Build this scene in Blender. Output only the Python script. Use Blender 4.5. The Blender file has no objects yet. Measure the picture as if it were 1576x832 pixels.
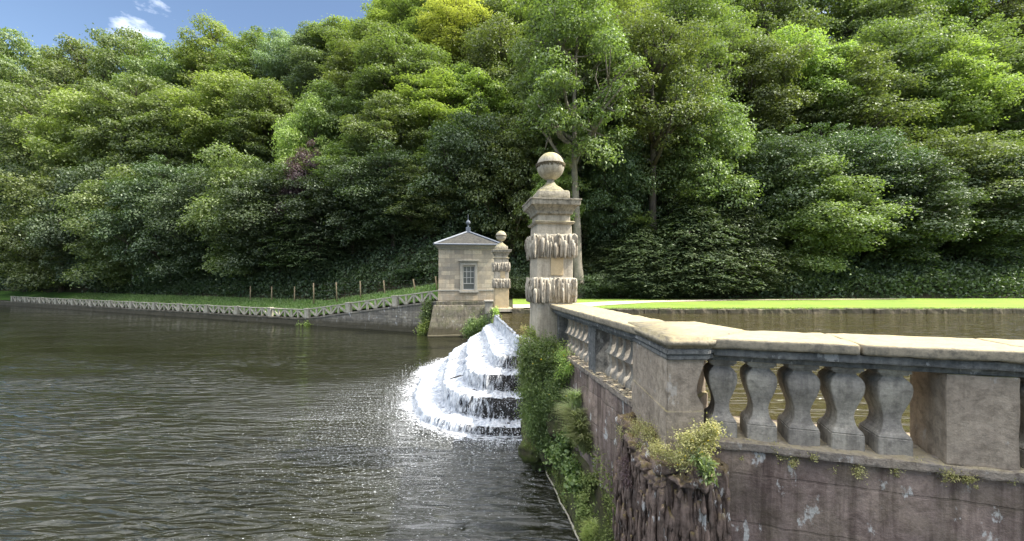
import bpy, bmesh, math, random
import numpy as np
from mathutils import Vector, Matrix, noise as mnoise
R = math.radians
sc = bpy.context.scene
col = sc.collection

# ------------------------------------------------------------------ camera, sky, sun, exposure
EYE = 3.85
F = 625.0            # focal length in photo pixels (photo 1576 x 832)
CX, HY = 788.0, 428.0
cd = bpy.data.cameras.new("camera"); cam = bpy.data.objects.new("camera", cd); col.objects.link(cam)
cam.location = (0, 0, EYE); cam.rotation_euler = (R(90), 0, 0)
cd.sensor_width = 36; cd.sensor_fit = 'HORIZONTAL'; cd.lens = F/1576*36
cd.shift_y = 12/1576; cd.clip_start = 0.05; cd.clip_end = 3000
sc.camera = cam

SUN_AZ, SUN_EL = 93.0, 48.0       # azimuth clockwise from +Y
w = bpy.data.worlds.new("World"); sc.world = w; w.use_nodes = True
nt = w.node_tree; nt.nodes.clear()
wo = nt.nodes.new('ShaderNodeOutputWorld'); bg = nt.nodes.new('ShaderNodeBackground')
sky = nt.nodes.new('ShaderNodeTexSky'); sky.sky_type = 'NISHITA'; sky.sun_disc = False
sky.sun_elevation = R(SUN_EL); sky.sun_rotation = R(SUN_AZ); sky.air_density = 1.0; sky.dust_density = 1.2; sky.ozone_density = 1.5
tc = nt.nodes.new('ShaderNodeTexCoord'); mp = nt.nodes.new('ShaderNodeMapping'); mp.inputs['Scale'].default_value = (1.3, 1.3, 2.6)
mp.inputs['Location'].default_value = (0.35, 0.2, 0.1)
cn = nt.nodes.new('ShaderNodeTexNoise'); cn.inputs['Scale'].default_value = 2.1; cn.inputs['Detail'].default_value = 8; cn.inputs['Roughness'].default_value = .58
cr = nt.nodes.new('ShaderNodeValToRGB'); cr.color_ramp.elements[0].position = .50; cr.color_ramp.elements[1].position = .68
cm = nt.nodes.new('ShaderNodeMix'); cm.data_type = 'RGBA'; cm.inputs['B'].default_value = (19, 19.3, 20.2, 1)
nt.links.new(tc.outputs['Generated'], mp.inputs[0]); nt.links.new(mp.outputs[0], cn.inputs[0]); sx_ = nt.nodes.new('ShaderNodeSeparateXYZ'); nt.links.new(tc.outputs['Generated'], sx_.inputs[0])
ma = nt.nodes.new('ShaderNodeMath'); ma.operation = 'MULTIPLY_ADD'; ma.inputs[1].default_value = .75; sb_ = nt.nodes.new('ShaderNodeMath'); sb_.operation = 'SUBTRACT'; sb_.inputs[1].default_value = .56; nt.links.new(sx_.outputs[2], sb_.inputs[0]); nt.links.new(sb_.outputs[0], ma.inputs[0]); nt.links.new(cn.outputs[0], ma.inputs[2])
nt.links.new(ma.outputs[0], cr.inputs[0])
nt.links.new(cr.outputs[0], cm.inputs[0]); nt.links.new(sky.outputs[0], cm.inputs['A'])
nt.links.new(cm.outputs['Result'], bg.inputs[0]); bg.inputs[1].default_value = 0.12
nt.links.new(bg.outputs[0], wo.inputs[0])

sl = bpy.data.lights.new("sun", 'SUN'); sl.energy = 5.0; sl.angle = R(.5); sl.color = (1, .945, .85)
so = bpy.data.objects.new("sun", sl); col.objects.link(so)
sd = Vector((math.sin(R(SUN_AZ))*math.cos(R(SUN_EL)), math.cos(R(SUN_AZ))*math.cos(R(SUN_EL)), math.sin(R(SUN_EL))))
so.rotation_euler = sd.to_track_quat('Z', 'Y').to_euler(); so.location = (40, 10, 60)
sc.view_settings.view_transform = 'Standard'; sc.view_settings.look = 'None'
sc.view_settings.gamma = 1; sc.view_settings.exposure = 0.9
sc.cycles.max_bounces = 8; sc.cycles.transparent_max_bounces = 12; sc.cycles.sample_clamp_indirect = 8

# ------------------------------------------------------------------ helpers
def px(x, y, Y): return Vector(((x-CX)/F*Y, Y, EYE-(y-HY)/F*Y))
def tag(o, label=None, cat=None, group=None, kind=None):
    if label: o['label'] = label
    if cat: o['category'] = cat
    if group: o['group'] = group
    if kind: o['kind'] = kind
    return o
def empty(name, loc=(0,0,0), rz=0, **k):
    o = bpy.data.objects.new(name, None); col.objects.link(o); o.location = loc; o.rotation_euler = (0,0,rz)
    o.empty_display_size = .2
    return tag(o, **k)
def link(name, me, mat, parent=None, smooth=False):
    o = bpy.data.objects.new(name, me); col.objects.link(o)
    if mat and not me.materials: me.materials.append(mat)
    if parent: o.parent = parent
    if smooth: me.polygons.foreach_set('use_smooth', [True]*len(me.polygons))
    return o
def np_mesh(name, V, Fc):
    V = np.asarray(V, dtype=np.float32); Fc = np.asarray(Fc, dtype=np.int32)
    me = bpy.data.meshes.new(name); n, k = Fc.shape
    me.vertices.add(len(V)); me.vertices.foreach_set('co', V.ravel())
    me.loops.add(n*k); me.loops.foreach_set('vertex_index', Fc.ravel())
    me.polygons.add(n); me.polygons.foreach_set('loop_start', np.arange(0, n*k, k, dtype=np.int32))
    me.update(calc_edges=True); me.validate()
    return me
class MB:
    def __init__(s): s.bm = bmesh.new()
    def box(s, c, size, rz=0, bevel=0.0, rot=None, seg=2):
        m = Matrix.Translation(c) @ (rot if rot else Matrix.Rotation(rz, 4, 'Z')) @ Matrix.Diagonal((*size, 1))
        r = bmesh.ops.create_cube(s.bm, size=1, matrix=m)
        if bevel > 0:
            es = list({e for v in r['verts'] for e in v.link_edges})
            bmesh.ops.bevel(s.bm, geom=es, offset=bevel, segments=seg, affect='EDGES', profile=.6)
        return s
    def prism(s, poly, z0, z1, bevel=0.0):
        vs = [s.bm.verts.new((x, y, z0)) for x, y in poly]
        f = s.bm.faces.new(vs); f.normal_update()
        if f.normal.z > 0: f.normal_flip()
        r = bmesh.ops.extrude_face_region(s.bm, geom=[f])
        nv = [g for g in r['geom'] if isinstance(g, bmesh.types.BMVert)]
        for v in nv: v.co.z = z1
        allv = vs + nv
        fs = {ff for v in allv for ff in v.link_faces}
        bmesh.ops.recalc_face_normals(s.bm, faces=list(fs))
        if bevel > 0:
            es = list({e for v in allv for e in v.link_edges if len(e.link_faces) == 2})
            bmesh.ops.bevel(s.bm, geom=es, offset=bevel, segments=2, affect='EDGES')
        return s
    def loft(s, rings, cap=True):       # rings: list of lists of points
        prev = None
        rr = []
        for ring in rings:
            rr.append([s.bm.verts.new(p) for p in ring])
        n = len(rr[0])
        for a, b in zip(rr, rr[1:]):
            for i in range(n):
                s.bm.faces.new((a[i], a[(i+1) % n], b[(i+1) % n], b[i]))
        if cap:
            s.bm.faces.new(rr[0][::-1]); s.bm.faces.new(rr[-1])
        return s
    def rect_loft(s, secs, c=(0,0,0), rz=0, r=.12):   # secs: (z, hx, hy) ; rounded corners
        rings = []
        for z, hx, hy in secs:
            ring = []
            cr_ = min(hx, hy)*r
            for sx, sy, a0 in ((1,1,0),(-1,1,90),(-1,-1,180),(1,-1,270)):
                for a in (a0+8, a0+45, a0+82):
                    x = sx*(hx-cr_)+cr_*math.cos(R(a)); y = sy*(hy-cr_)+cr_*math.sin(R(a))
                    ring.append((c[0]+x*math.cos(rz)-y*math.sin(rz), c[1]+x*math.sin(rz)+y*math.cos(rz), c[2]+z))
            rings.append(ring)
        return s.loft(rings)
    def lathe(s, prof, c=(0,0,0), seg=32):
        return s.loft([[(c[0]+max(r_, .001)*math.cos(2*math.pi*i/seg), c[1]+max(r_, .001)*math.sin(2*math.pi*i/seg), c[2]+z) for i in range(seg)] for r_, z in prof])
    def tube(s, pts, rads, seg=8):
        rings = []
        up = Vector((0.13, 0.27, 1)).normalized()
        for i, p in enumerate(pts):
            p = Vector(p)
            t = (Vector(pts[min(i+1, len(pts)-1)])-Vector(pts[max(i-1, 0)])).normalized()
            a = t.cross(up)
            if a.length < .15: a = t.cross(Vector((1, 0, 0)))
            a.normalize(); b = t.cross(a).normalized()
            rings.append([p+(a*math.cos(2*math.pi*k/seg)+b*math.sin(2*math.pi*k/seg))*rads[i] for k in range(seg)])
        return s.loft(rings)
    def sub(s, size):
        for _ in range(6):
            es = [e for e in s.bm.edges if e.calc_length() > size]
            if not es: break
            bmesh.ops.subdivide_edges(s.bm, edges=es, cuts=1, use_grid_fill=True)
        bmesh.ops.triangulate(s.bm, faces=[f for f in s.bm.faces if len(f.verts) > 4])
        return s
    def rough(s, amp, scale, amp2=0, off=0):
        s.bm.normal_update()
        d = {}
        for v in s.bm.verts:
            p = v.co*scale+Vector((off, off*.7, 0))
            h = mnoise.fractal(p, .7, 2.1, 4)*amp
            if amp2: h += mnoise.noise(v.co*scale*5)*amp2
            d[v] = v.normal*h
        for v, o in d.items(): v.co += o
        return s
    def build(s, name, mat, parent=None, smooth=False, normals=True):
        if normals: bmesh.ops.recalc_face_normals(s.bm, faces=s.bm.faces)
        me = bpy.data.meshes.new(name); s.bm.to_mesh(me); s.bm.free()
        return link(name, me, mat, parent, smooth)

# ------------------------------------------------------------------ materials
class NT:
    def __init__(s, name):
        s.m = bpy.data.materials.new(name); s.m.use_nodes = True; s.t = s.m.node_tree; s.t.nodes.clear()
        s.out = s.n('ShaderNodeOutputMaterial'); s.pos = s.n('ShaderNodeNewGeometry')
    def n(s, ty, **k):
        x = s.t.nodes.new(ty)
        for a, b in k.items(): setattr(x, a, b)
        return x
    def l(s, a, b): s.t.links.new(a, b)
    def noise(s, scale, detail=4, rough=.55, vec=None, map_=None, dist=0):
        x = s.n('ShaderNodeTexNoise'); x.inputs['Scale'].default_value = scale; x.inputs['Detail'].default_value = detail
        x.inputs['Roughness'].default_value = rough; x.inputs['Distortion'].default_value = dist
        v = vec or s.pos.outputs['Position']
        if map_:
            mp = s.n('ShaderNodeMapping'); mp.inputs['Scale'].default_value = map_; s.l(v, mp.inputs[0]); v = mp.outputs[0]
        s.l(v, x.inputs['Vector']); return x.outputs[0]
    def ramp(s, v, a, b, ca=(0,0,0,1), cb=(1,1,1,1)):
        x = s.n('ShaderNodeValToRGB'); e = x.color_ramp.elements
        e[0].position = a; e[1].position = b; e[0].color = ca; e[1].color = cb
        s.l(v, x.inputs[0]); return x.outputs[0]
    def mix(s, f, a, b, blend='MIX'):
        x = s.n('ShaderNodeMix', data_type='RGBA', blend_type=blend)
        for v, k in ((f, 0), (a, 'A'), (b, 'B')):
            i = x.inputs[k]
            if hasattr(v, 'links'): s.l(v, i)
            elif isinstance(v, (int, float)): i.default_value = v
            else: i.default_value = (*v[:3], 1)
        return x.outputs['Result']
    def math(s, op, a, b=0.0, clamp=False):
        x = s.n('ShaderNodeMath', operation=op, use_clamp=clamp)
        for v, k in ((a, 0), (b, 1)):
            if hasattr(v, 'links'): s.l(v, x.inputs[k])
            else: x.inputs[k].default_value = v
        return x.outputs[0]
    def bump(s, h, strength=.5, dist=.02, nrm=None):
        x = s.n('ShaderNodeBump'); x.inputs['Strength'].default_value = strength; x.inputs['Distance'].default_value = dist
        s.l(h, x.inputs['Height'])
        if nrm: s.l(nrm, x.inputs['Normal'])
        return x.outputs[0]
    def sep(s, v):
        x = s.n('ShaderNodeSeparateXYZ'); s.l(v, x.inputs[0]); return x.outputs
    def principled(s, colr, rough=.9, nrm=None, spec=.3, **k):
        x = s.n('ShaderNodeBsdfPrincipled')
        if hasattr(colr, 'links'): s.l(colr, x.inputs['Base Color'])
        else: x.inputs['Base Color'].default_value = (*colr[:3], 1)
        if hasattr(rough, 'links'): s.l(rough, x.inputs['Roughness'])
        else: x.inputs['Roughness'].default_value = rough
        x.inputs['Specular IOR Level'].default_value = spec
        for a, b in k.items(): x.inputs[a].default_value = b
        if nrm: s.l(nrm, x.inputs['Normal'])
        s.l(x.outputs[0], s.out.inputs[0]); return x

def stone(name, c1, c2, dark=(.05,.045,.035), streak=.5, white=0.0, lichen=None, lich_amt=.6, sc_=1.0, bump=.5, moss=0.0, spots=.5, brick=None, zdamp=None):
    s = NT(name)
    c = s.mix(s.ramp(s.noise(1.6*sc_, 5), .35, .65), c1, c2)
    if brick:                                     # (course length, course height, ax, ay, mortar, variation)
        sp = s.sep(s.pos.outputs['Position'])
        u = s.math('ADD', s.math('MULTIPLY', sp[0], brick[2]), s.math('MULTIPLY', sp[1], brick[3]))
        cx_ = s.n('ShaderNodeCombineXYZ'); s.l(u, cx_.inputs[0]); s.l(sp[2], cx_.inputs[1])
        bt = s.n('ShaderNodeTexBrick'); s.l(cx_.outputs[0], bt.inputs['Vector'])
        bt.inputs['Scale'].default_value = 1; bt.inputs['Brick Width'].default_value = brick[0]; bt.inputs['Row Height'].default_value = brick[1]
        bt.inputs['Mortar Size'].default_value = brick[4]; bt.inputs['Mortar Smooth'].default_value = .4; bt.inputs['Bias'].default_value = 0
        bt.inputs['Color1'].default_value = (.62,.6,.6,1); bt.inputs['Color2'].default_value = (1.28,1.22,1.12,1); bt.inputs['Mortar'].default_value = (.62,.6,.57,1)
        bt.offset = .45; bt.squash = 1.3; bt.squash_frequency = 3
        c = s.mix(brick[5], c, bt.outputs['Color'], 'MULTIPLY')
        bf = bt.outputs['Fac']
    f = s.noise(9*sc_, 8, .7)
    c = s.mix(s.math('MULTIPLY', s.ramp(f, .46, .66), spots), c, dark)
    f2 = s.noise(34*sc_, 4, .7)
    c = s.mix(s.math('MULTIPLY', s.ramp(f2, .3, .6, (1,1,1,1), (0,0,0,1)), .55), c, s.mix(.5, c, dark))
    if streak:
        st = s.noise(1.0, 6, .65, map_=(7*sc_, 7*sc_, .55))
        c = s.mix(s.math('MULTIPLY', s.ramp(st, .45, .62), streak), c, dark)
    if white:
        wv = s.noise(3.2*sc_, 7, .68, map_=(1.6, 1.6, .8))
        c = s.mix(s.math('MULTIPLY', s.ramp(wv, .60, .64), white), c, (.62,.61,.58))
    nz = s.sep(s.pos.outputs['Normal'])[2]
    if lichen:
        m = s.math('MULTIPLY', s.ramp(nz, .25, .8), s.ramp(s.noise(6*sc_, 6, .65), .34, .55))
        c = s.mix(s.math('MULTIPLY', m, lich_amt), c, lichen)
    if moss:
        m = s.math('MULTIPLY', s.ramp(s.noise(2.2*sc_, 7, .7), .45, .6), moss)
        c = s.mix(m, c, (.075,.095,.02))
    if zdamp is not None:                         # permanent algae tide mark near the water line
        z = s.sep(s.pos.outputs['Position'])[2]
        zz = s.math('ADD', z, s.math('MULTIPLY', s.noise(2.5, 4), -.7))
        c = s.mix(s.ramp(zz, -.2, zdamp, (.85,.85,.85,1), (0,0,0,1)), c, (.06,.052,.03))
    h = s.math('ADD', f, s.math('MULTIPLY', f2, .35))
    if streak: h = s.math('ADD', h, s.math('MULTIPLY', st, .8))
    nr = s.bump(h, bump, .02)
    if brick: nr = s.bump(bf, -.6 if False else .6, -.015, nr)
    s.principled(c, .92, nr, .25)
    return s.m

def leafmat(name, c1, c2, trans=.35, gloss=.1, top=None):
    s = NT(name)
    oi = s.n('ShaderNodeObjectInfo')
    r = s.pos.outputs['Random Per Island']
    c = s.mix(r, c1, c2)
    n_ = s.ramp(s.noise(.33, 3), .35, .65)
    c = s.mix(s.math('MULTIPLY', n_, .5), c, top or tuple(min(1, x*1.5) for x in c1))
    hs = s.n('ShaderNodeHueSaturation'); s.l(c, hs.inputs['Color'])
    s.l(s.math('ADD', s.math('MULTIPLY', oi.outputs['Random'], .03), .474), hs.inputs['Hue']); hs.inputs['Saturation'].default_value = .82
    s.l(s.math('ADD', s.math('MULTIPLY', oi.outputs['Random'], .7), 1.32), hs.inputs['Value'])
    c = hs.outputs[0]
    d = s.n('ShaderNodeBsdfDiffuse'); s.l(c, d.inputs[0])
    t = s.n('ShaderNodeBsdfTranslucent'); s.l(s.mix(1.0, c, (1.25, 1.45, .55), 'MULTIPLY'), t.inputs[0])
    g = s.n('ShaderNodeBsdfGlossy'); g.inputs['Roughness'].default_value = .5; g.inputs[0].default_value = (.75,.8,.7,1)
    m1 = s.n('ShaderNodeMixShader'); m1.inputs[0].default_value = trans; s.l(d.outputs[0], m1.inputs[1]); s.l(t.outputs[0], m1.inputs[2])
    m2 = s.n('ShaderNodeMixShader'); m2.inputs[0].default_value = gloss*.5; s.l(m1.outputs[0], m2.inputs[1]); s.l(g.outputs[0], m2.inputs[2])
    s.l(m2.outputs[0], s.out.inputs[0])
    return s.m

def plain(name, c, rough=.7, metal=0, var=.3, scale=12, bump=.2):
    s = NT(name)
    n_ = s.noise(scale, 5)
    cc = s.mix(n_, tuple(x*(1-var) for x in c), tuple(min(1, x*(1+var)) for x in c))
    s.principled(cc, rough, s.bump(n_, bump, .01), .4, Metallic=metal)
    return s.m

M = {}
M['pillar'] = stone('pillar_stone', (.58,.505,.38), (.49,.43,.335), (.14,.12,.09), streak=.45, lichen=(.36,.32,.12), lich_amt=.55, spots=.35, bump=.45)
M['cornice'] = stone('weathered_cornice_stone', (.46,.41,.315), (.36,.325,.255), (.09,.08,.06), streak=.4, lichen=(.33,.29,.12), lich_amt=.7, spots=.75, bump=.6, sc_=1.7)
M['dripdark'] = stone('dark_drip_stone', (.24,.20,.12), (.17,.145,.10), (.05,.04,.03), streak=.5, spots=.6, bump=.6)
M['ball'] = stone('ball_stone', (.50,.455,.36), (.43,.39,.31), (.12,.10,.07), streak=.4, lichen=(.40,.34,.13), lich_amt=.85, spots=.35, bump=.45, sc_=1.6)
M['ochre'] = stone('ochre_stone', (.54,.41,.23), (.5,.40,.25), (.25,.18,.1), streak=.15, spots=.2, bump=.3)
M['tufa'] = stone('tufa_stone', (.54,.475,.365), (.43,.385,.31), (.11,.085,.06), streak=.65, spots=.45, sc_=1.4, bump=.8, lichen=(.55,.52,.4), lich_amt=.5)
M['coping'] = stone('coping_stone', (.37,.315,.225), (.29,.25,.185), (.09,.085,.07), streak=.15, lichen=(.42,.345,.18), lich_amt=.6, spots=.75, bump=.5, sc_=1.5)
M['rail'] = stone('rail_stone', (.17,.17,.165), (.24,.235,.215), (.05,.052,.052), streak=.4, white=.4, spots=.7, bump=.6, sc_=2)
M['pier'] = stone('pier_stone', (.44,.365,.28), (.34,.28,.22), (.12,.095,.07), streak=.3, white=.28, lichen=(.33,.3,.1), spots=.6, bump=.7, sc_=1.3)
M['baluster'] = stone('baluster_stone', (.46,.42,.34), (.33,.30,.26), (.09,.08,.07), streak=.45, spots=.6, bump=.5, sc_=1.6)
M['darkwall'] = stone('stained_wall_stone', (.43,.335,.285), (.215,.165,.15), (.07,.046,.038), streak=.7, white=.7, spots=.5, bump=.9, sc_=1.2, moss=.15, brick=(.95,.43,.6,1.0,.012,.55))
M['darktufa'] = stone('stained_tufa', (.31,.225,.18), (.20,.15,.125), (.05,.034,.027), streak=.7, white=.8, spots=.6, bump=1.0, sc_=1.7, lichen=(.17,.13,.04), lich_amt=.75)
M['mossrock'] = stone('mossy_rock', (.10,.085,.05), (.07,.08,.03), (.03,.03,.02), streak=.4, moss=.9, spots=.5, bump=1.0, sc_=1.5)
M['ledge'] = stone('ledge_stone', (.36,.30,.235), (.26,.23,.2), (.07,.05,.04), streak=.2, white=.3, lichen=(.40,.34,.2), lich_amt=.6, spots=.7, bump=.9, sc_=2.2)
M['ashlar'] = stone('ashlar_stone', (.53,.455,.335), (.44,.40,.32), (.14,.13,.11), streak=.2, spots=.3, bump=.3, brick=(.62,.29,.99,.14,.014,.85))
M['ashlar_low'] = stone('ochre_ashlar', (.56,.43,.27), (.45,.40,.31), (.16,.13,.1), streak=.25, spots=.35, bump=.3, brick=(.8,.33,.99,.14,.012,.5))
M['trim'] = stone('trim_stone', (.40,.37,.30), (.34,.32,.27), (.14,.13,.11), streak=.2, spots=.35, bump=.25)
M['foundation'] = stone('foundation_stone', (.25,.22,.165), (.18,.165,.13), (.045,.04,.03), streak=.6, white=.25, spots=.5, bump=.6, brick=(1.1,.42,.99,.14,.012,.5), moss=.3, zdamp=.5)
M['retaining'] = stone('retaining_wall_stone', (.34,.31,.25), (.25,.235,.20), (.06,.055,.045), streak=.3, white=.85, spots=.5, bump=.7, brick=(.7,.19,.9,-.44,.02,.8), zdamp=.45, sc_=.8)
M['fence'] = stone('fence_stone', (.58,.52,.41), (.46,.43,.34), (.12,.11,.09), streak=.2, spots=.5, bump=.4, moss=.2)
M['pondedge'] = stone('pond_edge_stone', (.24,.20,.14), (.15,.13,.09), (.05,.045,.03), streak=.4, spots=.6, bump=.7, moss=.3, brick=(.5,.16,1,0,.02,.6))
M['lead'] = plain('lead_sheet', (.15,.165,.19), .55, 0.1, .25, 6)
M['slate'] = stone('stone_slate', (.035,.035,.036), (.05,.049,.045), (.02,.02,.02), streak=0, spots=.5, lichen=(.16,.15,.12), lich_amt=.3, bump=.7, brick=(.25,.12,1,0,.01,.6))
M['white_paint'] = plain('window_paint', (.50,.49,.45), .5, 0, .08)
M['wood'] = plain('weathered_wood', (.34,.26,.15), .85, 0, .35, 20)
M['wire'] = plain('wire', (.25,.25,.24), .5, .8)
M['hose'] = plain('black_hose', (.02,.02,.02), .45)
M['bark'] = stone('bark', (.13,.105,.085), (.085,.07,.055), (.03,.025,.02), streak=.6, spots=.3, bump=1, moss=.35)
M['bark_pale'] = stone('pale_bark', (.36,.32,.26), (.25,.22,.18), (.09,.075,.06), streak=.4, spots=.35, bump=.8, moss=.2)
def glass():
    s = NT('window_glass'); s.principled((.10,.11,.105), .12, s.bump(s.noise(2.5, 2), .15, .02), .9); return s.m
M['glass'] = glass()
M['leaf'] = leafmat('sycamore_leaves', (.055,.085,.020), (.125,.160,.038), .36, .11)
M['leaf_dark'] = leafmat('dark_leaves', (.026,.048,.016), (.055,.086,.026), .28, .12)
M['leaf_yel'] = leafmat('yellow_green_leaves', (.17,.19,.030), (.26,.25,.045), .42, .08)
M['leaf_grey'] = leafmat('grey_green_leaves', (.085,.125,.065), (.14,.18,.09), .3, .10)
M['leaf_lime'] = leafmat('fresh_green_leaves', (.105,.155,.024), (.165,.215,.040), .42, .09)
M['leaf_copper'] = leafmat('copper_leaves', (.045,.022,.028), (.075,.038,.04), .25, .10)
M['needle'] = leafmat('yew_needles', (.024,.045,.016), (.065,.088,.028), .18, .08)
M['bush'] = leafmat('bush_leaves', (.045,.09,.018), (.15,.215,.04), .35, .1)
M['grassblade'] = leafmat('grass_blades', (.08,.135,.03), (.17,.22,.07), .35, .08)
M['palegrass'] = leafmat('pale_grass', (.17,.21,.08), (.30,.33,.15), .35, .05)
M['fern'] = leafmat('fern_leaves', (.12,.19,.03), (.24,.30,.05), .4, .06)
M['moss'] = leafmat('moss_leaves', (.06,.09,.016), (.13,.15,.03), .2, .03)
M['sedum'] = leafmat('stonecrop_leaves', (.15,.15,.045), (.27,.225,.075), .25, .05)
M['flower'] = plain('yellow_petals', (.75,.55,.03), .6, 0, .15)
M['stem'] = plain('plant_stem', (.22,.18,.10), .8, 0, .3)

def grass_mat():
    s = NT('lawn_grass')
    c = s.mix(s.ramp(s.noise(.35, 5), .35, .65), (.16,.235,.035), (.215,.29,.045))
    c = s.mix(s.math('MULTIPLY', s.ramp(s.noise(7, 6, .7), .45, .65), .45), c, (.10,.18,.03))
    s.principled(c, .9, s.bump(s.noise(60, 3, .7), .6, .03), .2); return s.m
M['lawn'] = grass_mat()
def ground_mat():
    s = NT('woodland_ground')
    c = s.mix(s.ramp(s.noise(.5, 6), .4, .6), (.035,.045,.02), (.06,.05,.03))
    y = s.sep(s.pos.outputs['Position'])
    s.principled(c, .95, s.bump(s.noise(4, 8, .7), 1, .1), .1); return s.m
M['ground'] = ground_mat()
def bank_mat():
    s = NT('rough_bank_grass')
    c = s.mix(s.ramp(s.noise(.8, 6), .4, .6), (.085,.17,.03), (.06,.11,.025))
    s.principled(c, .95, s.bump(s.noise(12, 8, .7), 1, .06), .1); return s.m
M['bank'] = bank_mat()
def path_mat():
    s = NT('gravel_path')
    c = s.mix(s.noise(25, 6, .7), (.40,.33,.24), (.56,.48,.36))
    s.principled(c, .95, s.bump(s.noise(50, 3), .4, .02), .2); return s.m
M['path'] = path_mat()

def water_mat(name, deep, chop, foam_glint_c=None):
    s = NT(name)
    P = s.pos.outputs['Position']
    sp = s.sep(P)
    # distance from the cascade foot, warped
    vs = s.n('ShaderNodeVectorMath', operation='DISTANCE'); vs.inputs[1].default_value = (-1.6, 12.2, 0)
    s.l(P, vs.inputs[0]); dist = vs.outputs['Value']
    n1 = s.noise(1, 2, .45, map_=(1.05, 4.3, 1), dist=1.0)
    n2 = s.noise(1, 3, .55, map_=(4.2, 10.5, 1), dist=.4)
    n3 = s.noise(1, 3, .6, map_=(15, 24, 1))
    h = s.math('ADD', s.math('MULTIPLY', n1, 1.5*chop), s.math('MULTIPLY', n2, .15*chop))
    if foam_glint_c:
        near = s.ramp(s.math('DIVIDE', dist, 14), .25, .75, (1,1,1,1), (0,0,0,1))
        h = s.math('ADD', h, s.math('MULTIPLY', s.math('MULTIPLY', n3, s.math('ADD', s.math('MULTIPLY', near, .22), .015)), chop))
        calm = s.ramp(s.math('DIVIDE', sp[1], 34), .17, .6, (1.5,1.5,1.5,1), (.2,.2,.2,1))
        patch = s.ramp(s.noise(1, 3, .5, map_=(.16, .42, 1), dist=.8), .36, .62, (.35,.35,.35,1), (1.35,1.35,1.35,1))
        h = s.math('MULTIPLY', s.math('MULTIPLY', h, calm), patch)
    else: h = s.math('ADD', h, s.math('MULTIPLY', n3, .05*chop))
    nr = s.bump(h, 1.0, .15)
    c = s.mix(s.noise(.5, 4), deep, tuple(x*1.5 for x in deep))
    if foam_glint_c:
        # white flecks round the cascade: floating foam plus sun glitter painted into the colour
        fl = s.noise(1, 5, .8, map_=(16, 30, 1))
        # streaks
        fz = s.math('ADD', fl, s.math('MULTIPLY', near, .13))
        c = s.mix(s.ramp(fz, .695, .75), c, foam_glint_c)
    p = s.principled(c, .03, nr, .75 if foam_glint_c else .6); p.inputs['IOR'].default_value = 1.40
    return s.m
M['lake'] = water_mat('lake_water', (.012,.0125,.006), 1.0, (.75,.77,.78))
M['pond'] = water_mat('pond_water', (.038,.031,.013), .45)
def foam_mat():
    s = NT('falling_water')
    uv = s.n('ShaderNodeUVMap'); uv.uv_map = 'UVMap'
    at = s.n('ShaderNodeAttribute'); at.attribute_name = 'cover'
    a = s.noise(1, 5, .65, vec=uv.outputs[0], map_=(8, 2.2, 1), dist=.5)
    b = s.noise(1, 5, .75, vec=uv.outputs[0], map_=(17, 4.5, 1))
    k = s.math('ADD', s.math('MULTIPLY', a, .6), s.math('MULTIPLY', b, .4))
    al = s.math('MULTIPLY', s.math('ADD', s.math('MULTIPLY', s.math('SUBTRACT', k, .5), 1.5), s.math('SUBTRACT', at.outputs['Fac'], .5)), 6.0, clamp=True)
    c = s.mix(s.ramp(s.math('ADD', s.math('MULTIPLY', b, .6), s.math('MULTIPLY', a, .4)), .40, .56), (.27,.32,.40), (.80,.81,.82))
    c = s.mix(s.math('MULTIPLY', s.ramp(s.noise(1, 5, .7, vec=uv.outputs[0], map_=(9, 7, 1)), .48, .66), .62), c, (.20,.21,.22))
    p = s.n('ShaderNodeBsdfPrincipled'); s.l(c, p.inputs['Base Color']); p.inputs['Roughness'].default_value = .35
    s.l(s.bump(s.math('ADD', k, b), 1, .06), p.inputs['Normal'])
    t = s.n('ShaderNodeBsdfTransparent'); m = s.n('ShaderNodeMixShader')
    s.l(al, m.inputs[0]); s.l(t.outputs[0], m.inputs[1]); s.l(p.outputs[0], m.inputs[2]); s.l(m.outputs[0], s.out.inputs[0])
    return s.m
M['foam'] = foam_mat()
M['droplet'] = plain('spray_drops', (.85,.87,.9), .2, 0, .05)
M['wetstone'] = stone('wet_step_stone', (.035,.032,.03), (.05,.045,.04), (.015,.015,.015), streak=.5, spots=.4, bump=1.0)

# ------------------------------------------------------------------ terrain and water
WALLD = R(8.2)                      # direction of the dam wall
def dam(s_, t_, z=0):               # dam frame: s along the wall away from the camera, t to the pond side
    return Vector((2.0 - math.sin(WALLD)*s_ + math.cos(WALLD)*t_, math.cos(WALLD)*s_ + math.sin(WALLD)*t_, z))
def wall_y(x): return 28.6 + (-6.3-x)*.449
def wall_top(x): return max(.55, 2.15-(-6.3-x)*.146)
def ground(x, y):
    zr = 2.2 if y > 22.2 else .6
    if x < dam(y, 0).x + .3 and y < 28.9: zr = -1.6
    if x < -5.0:
        d = y-wall_y(x)
        if d < .25: zl = -1.6
        else:
            zt = wall_top(x)
            zl = zt + .26*min(d, 4.4) + .45*max(0, d-4.4) - .05
        z = zl; y0 = wall_y(x)+5
    else: z = zr; y0 = 33.0
    if y > y0:
        d = y-y0
        hill = .62*d if d < 70 else .62*70 + (d-70)*.1
        if x < -34: hill *= max(.55, 1-(-34-x)*.012)
        z += hill + mnoise.noise(Vector((x*.06, y*.06, 0)))*min(d*.1, 2)
    if y < 22.2 and x > dam(y, 0).x+.3: z = .6
    return z
xs = np.unique(np.concatenate([np.linspace(-400,-90,14), np.linspace(-90,-30,61), np.linspace(-30,12,106), np.linspace(12,90,79), np.linspace(90,400,14)]))
ys = np.unique(np.concatenate([np.linspace(-300,-10,8), np.linspace(-10,20,16), np.linspace(20,60,161), np.linspace(60,140,61), np.linspace(140,800,20)]))
V = np.array([(x, y, ground(x, y)) for y in ys for x in xs])
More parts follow.
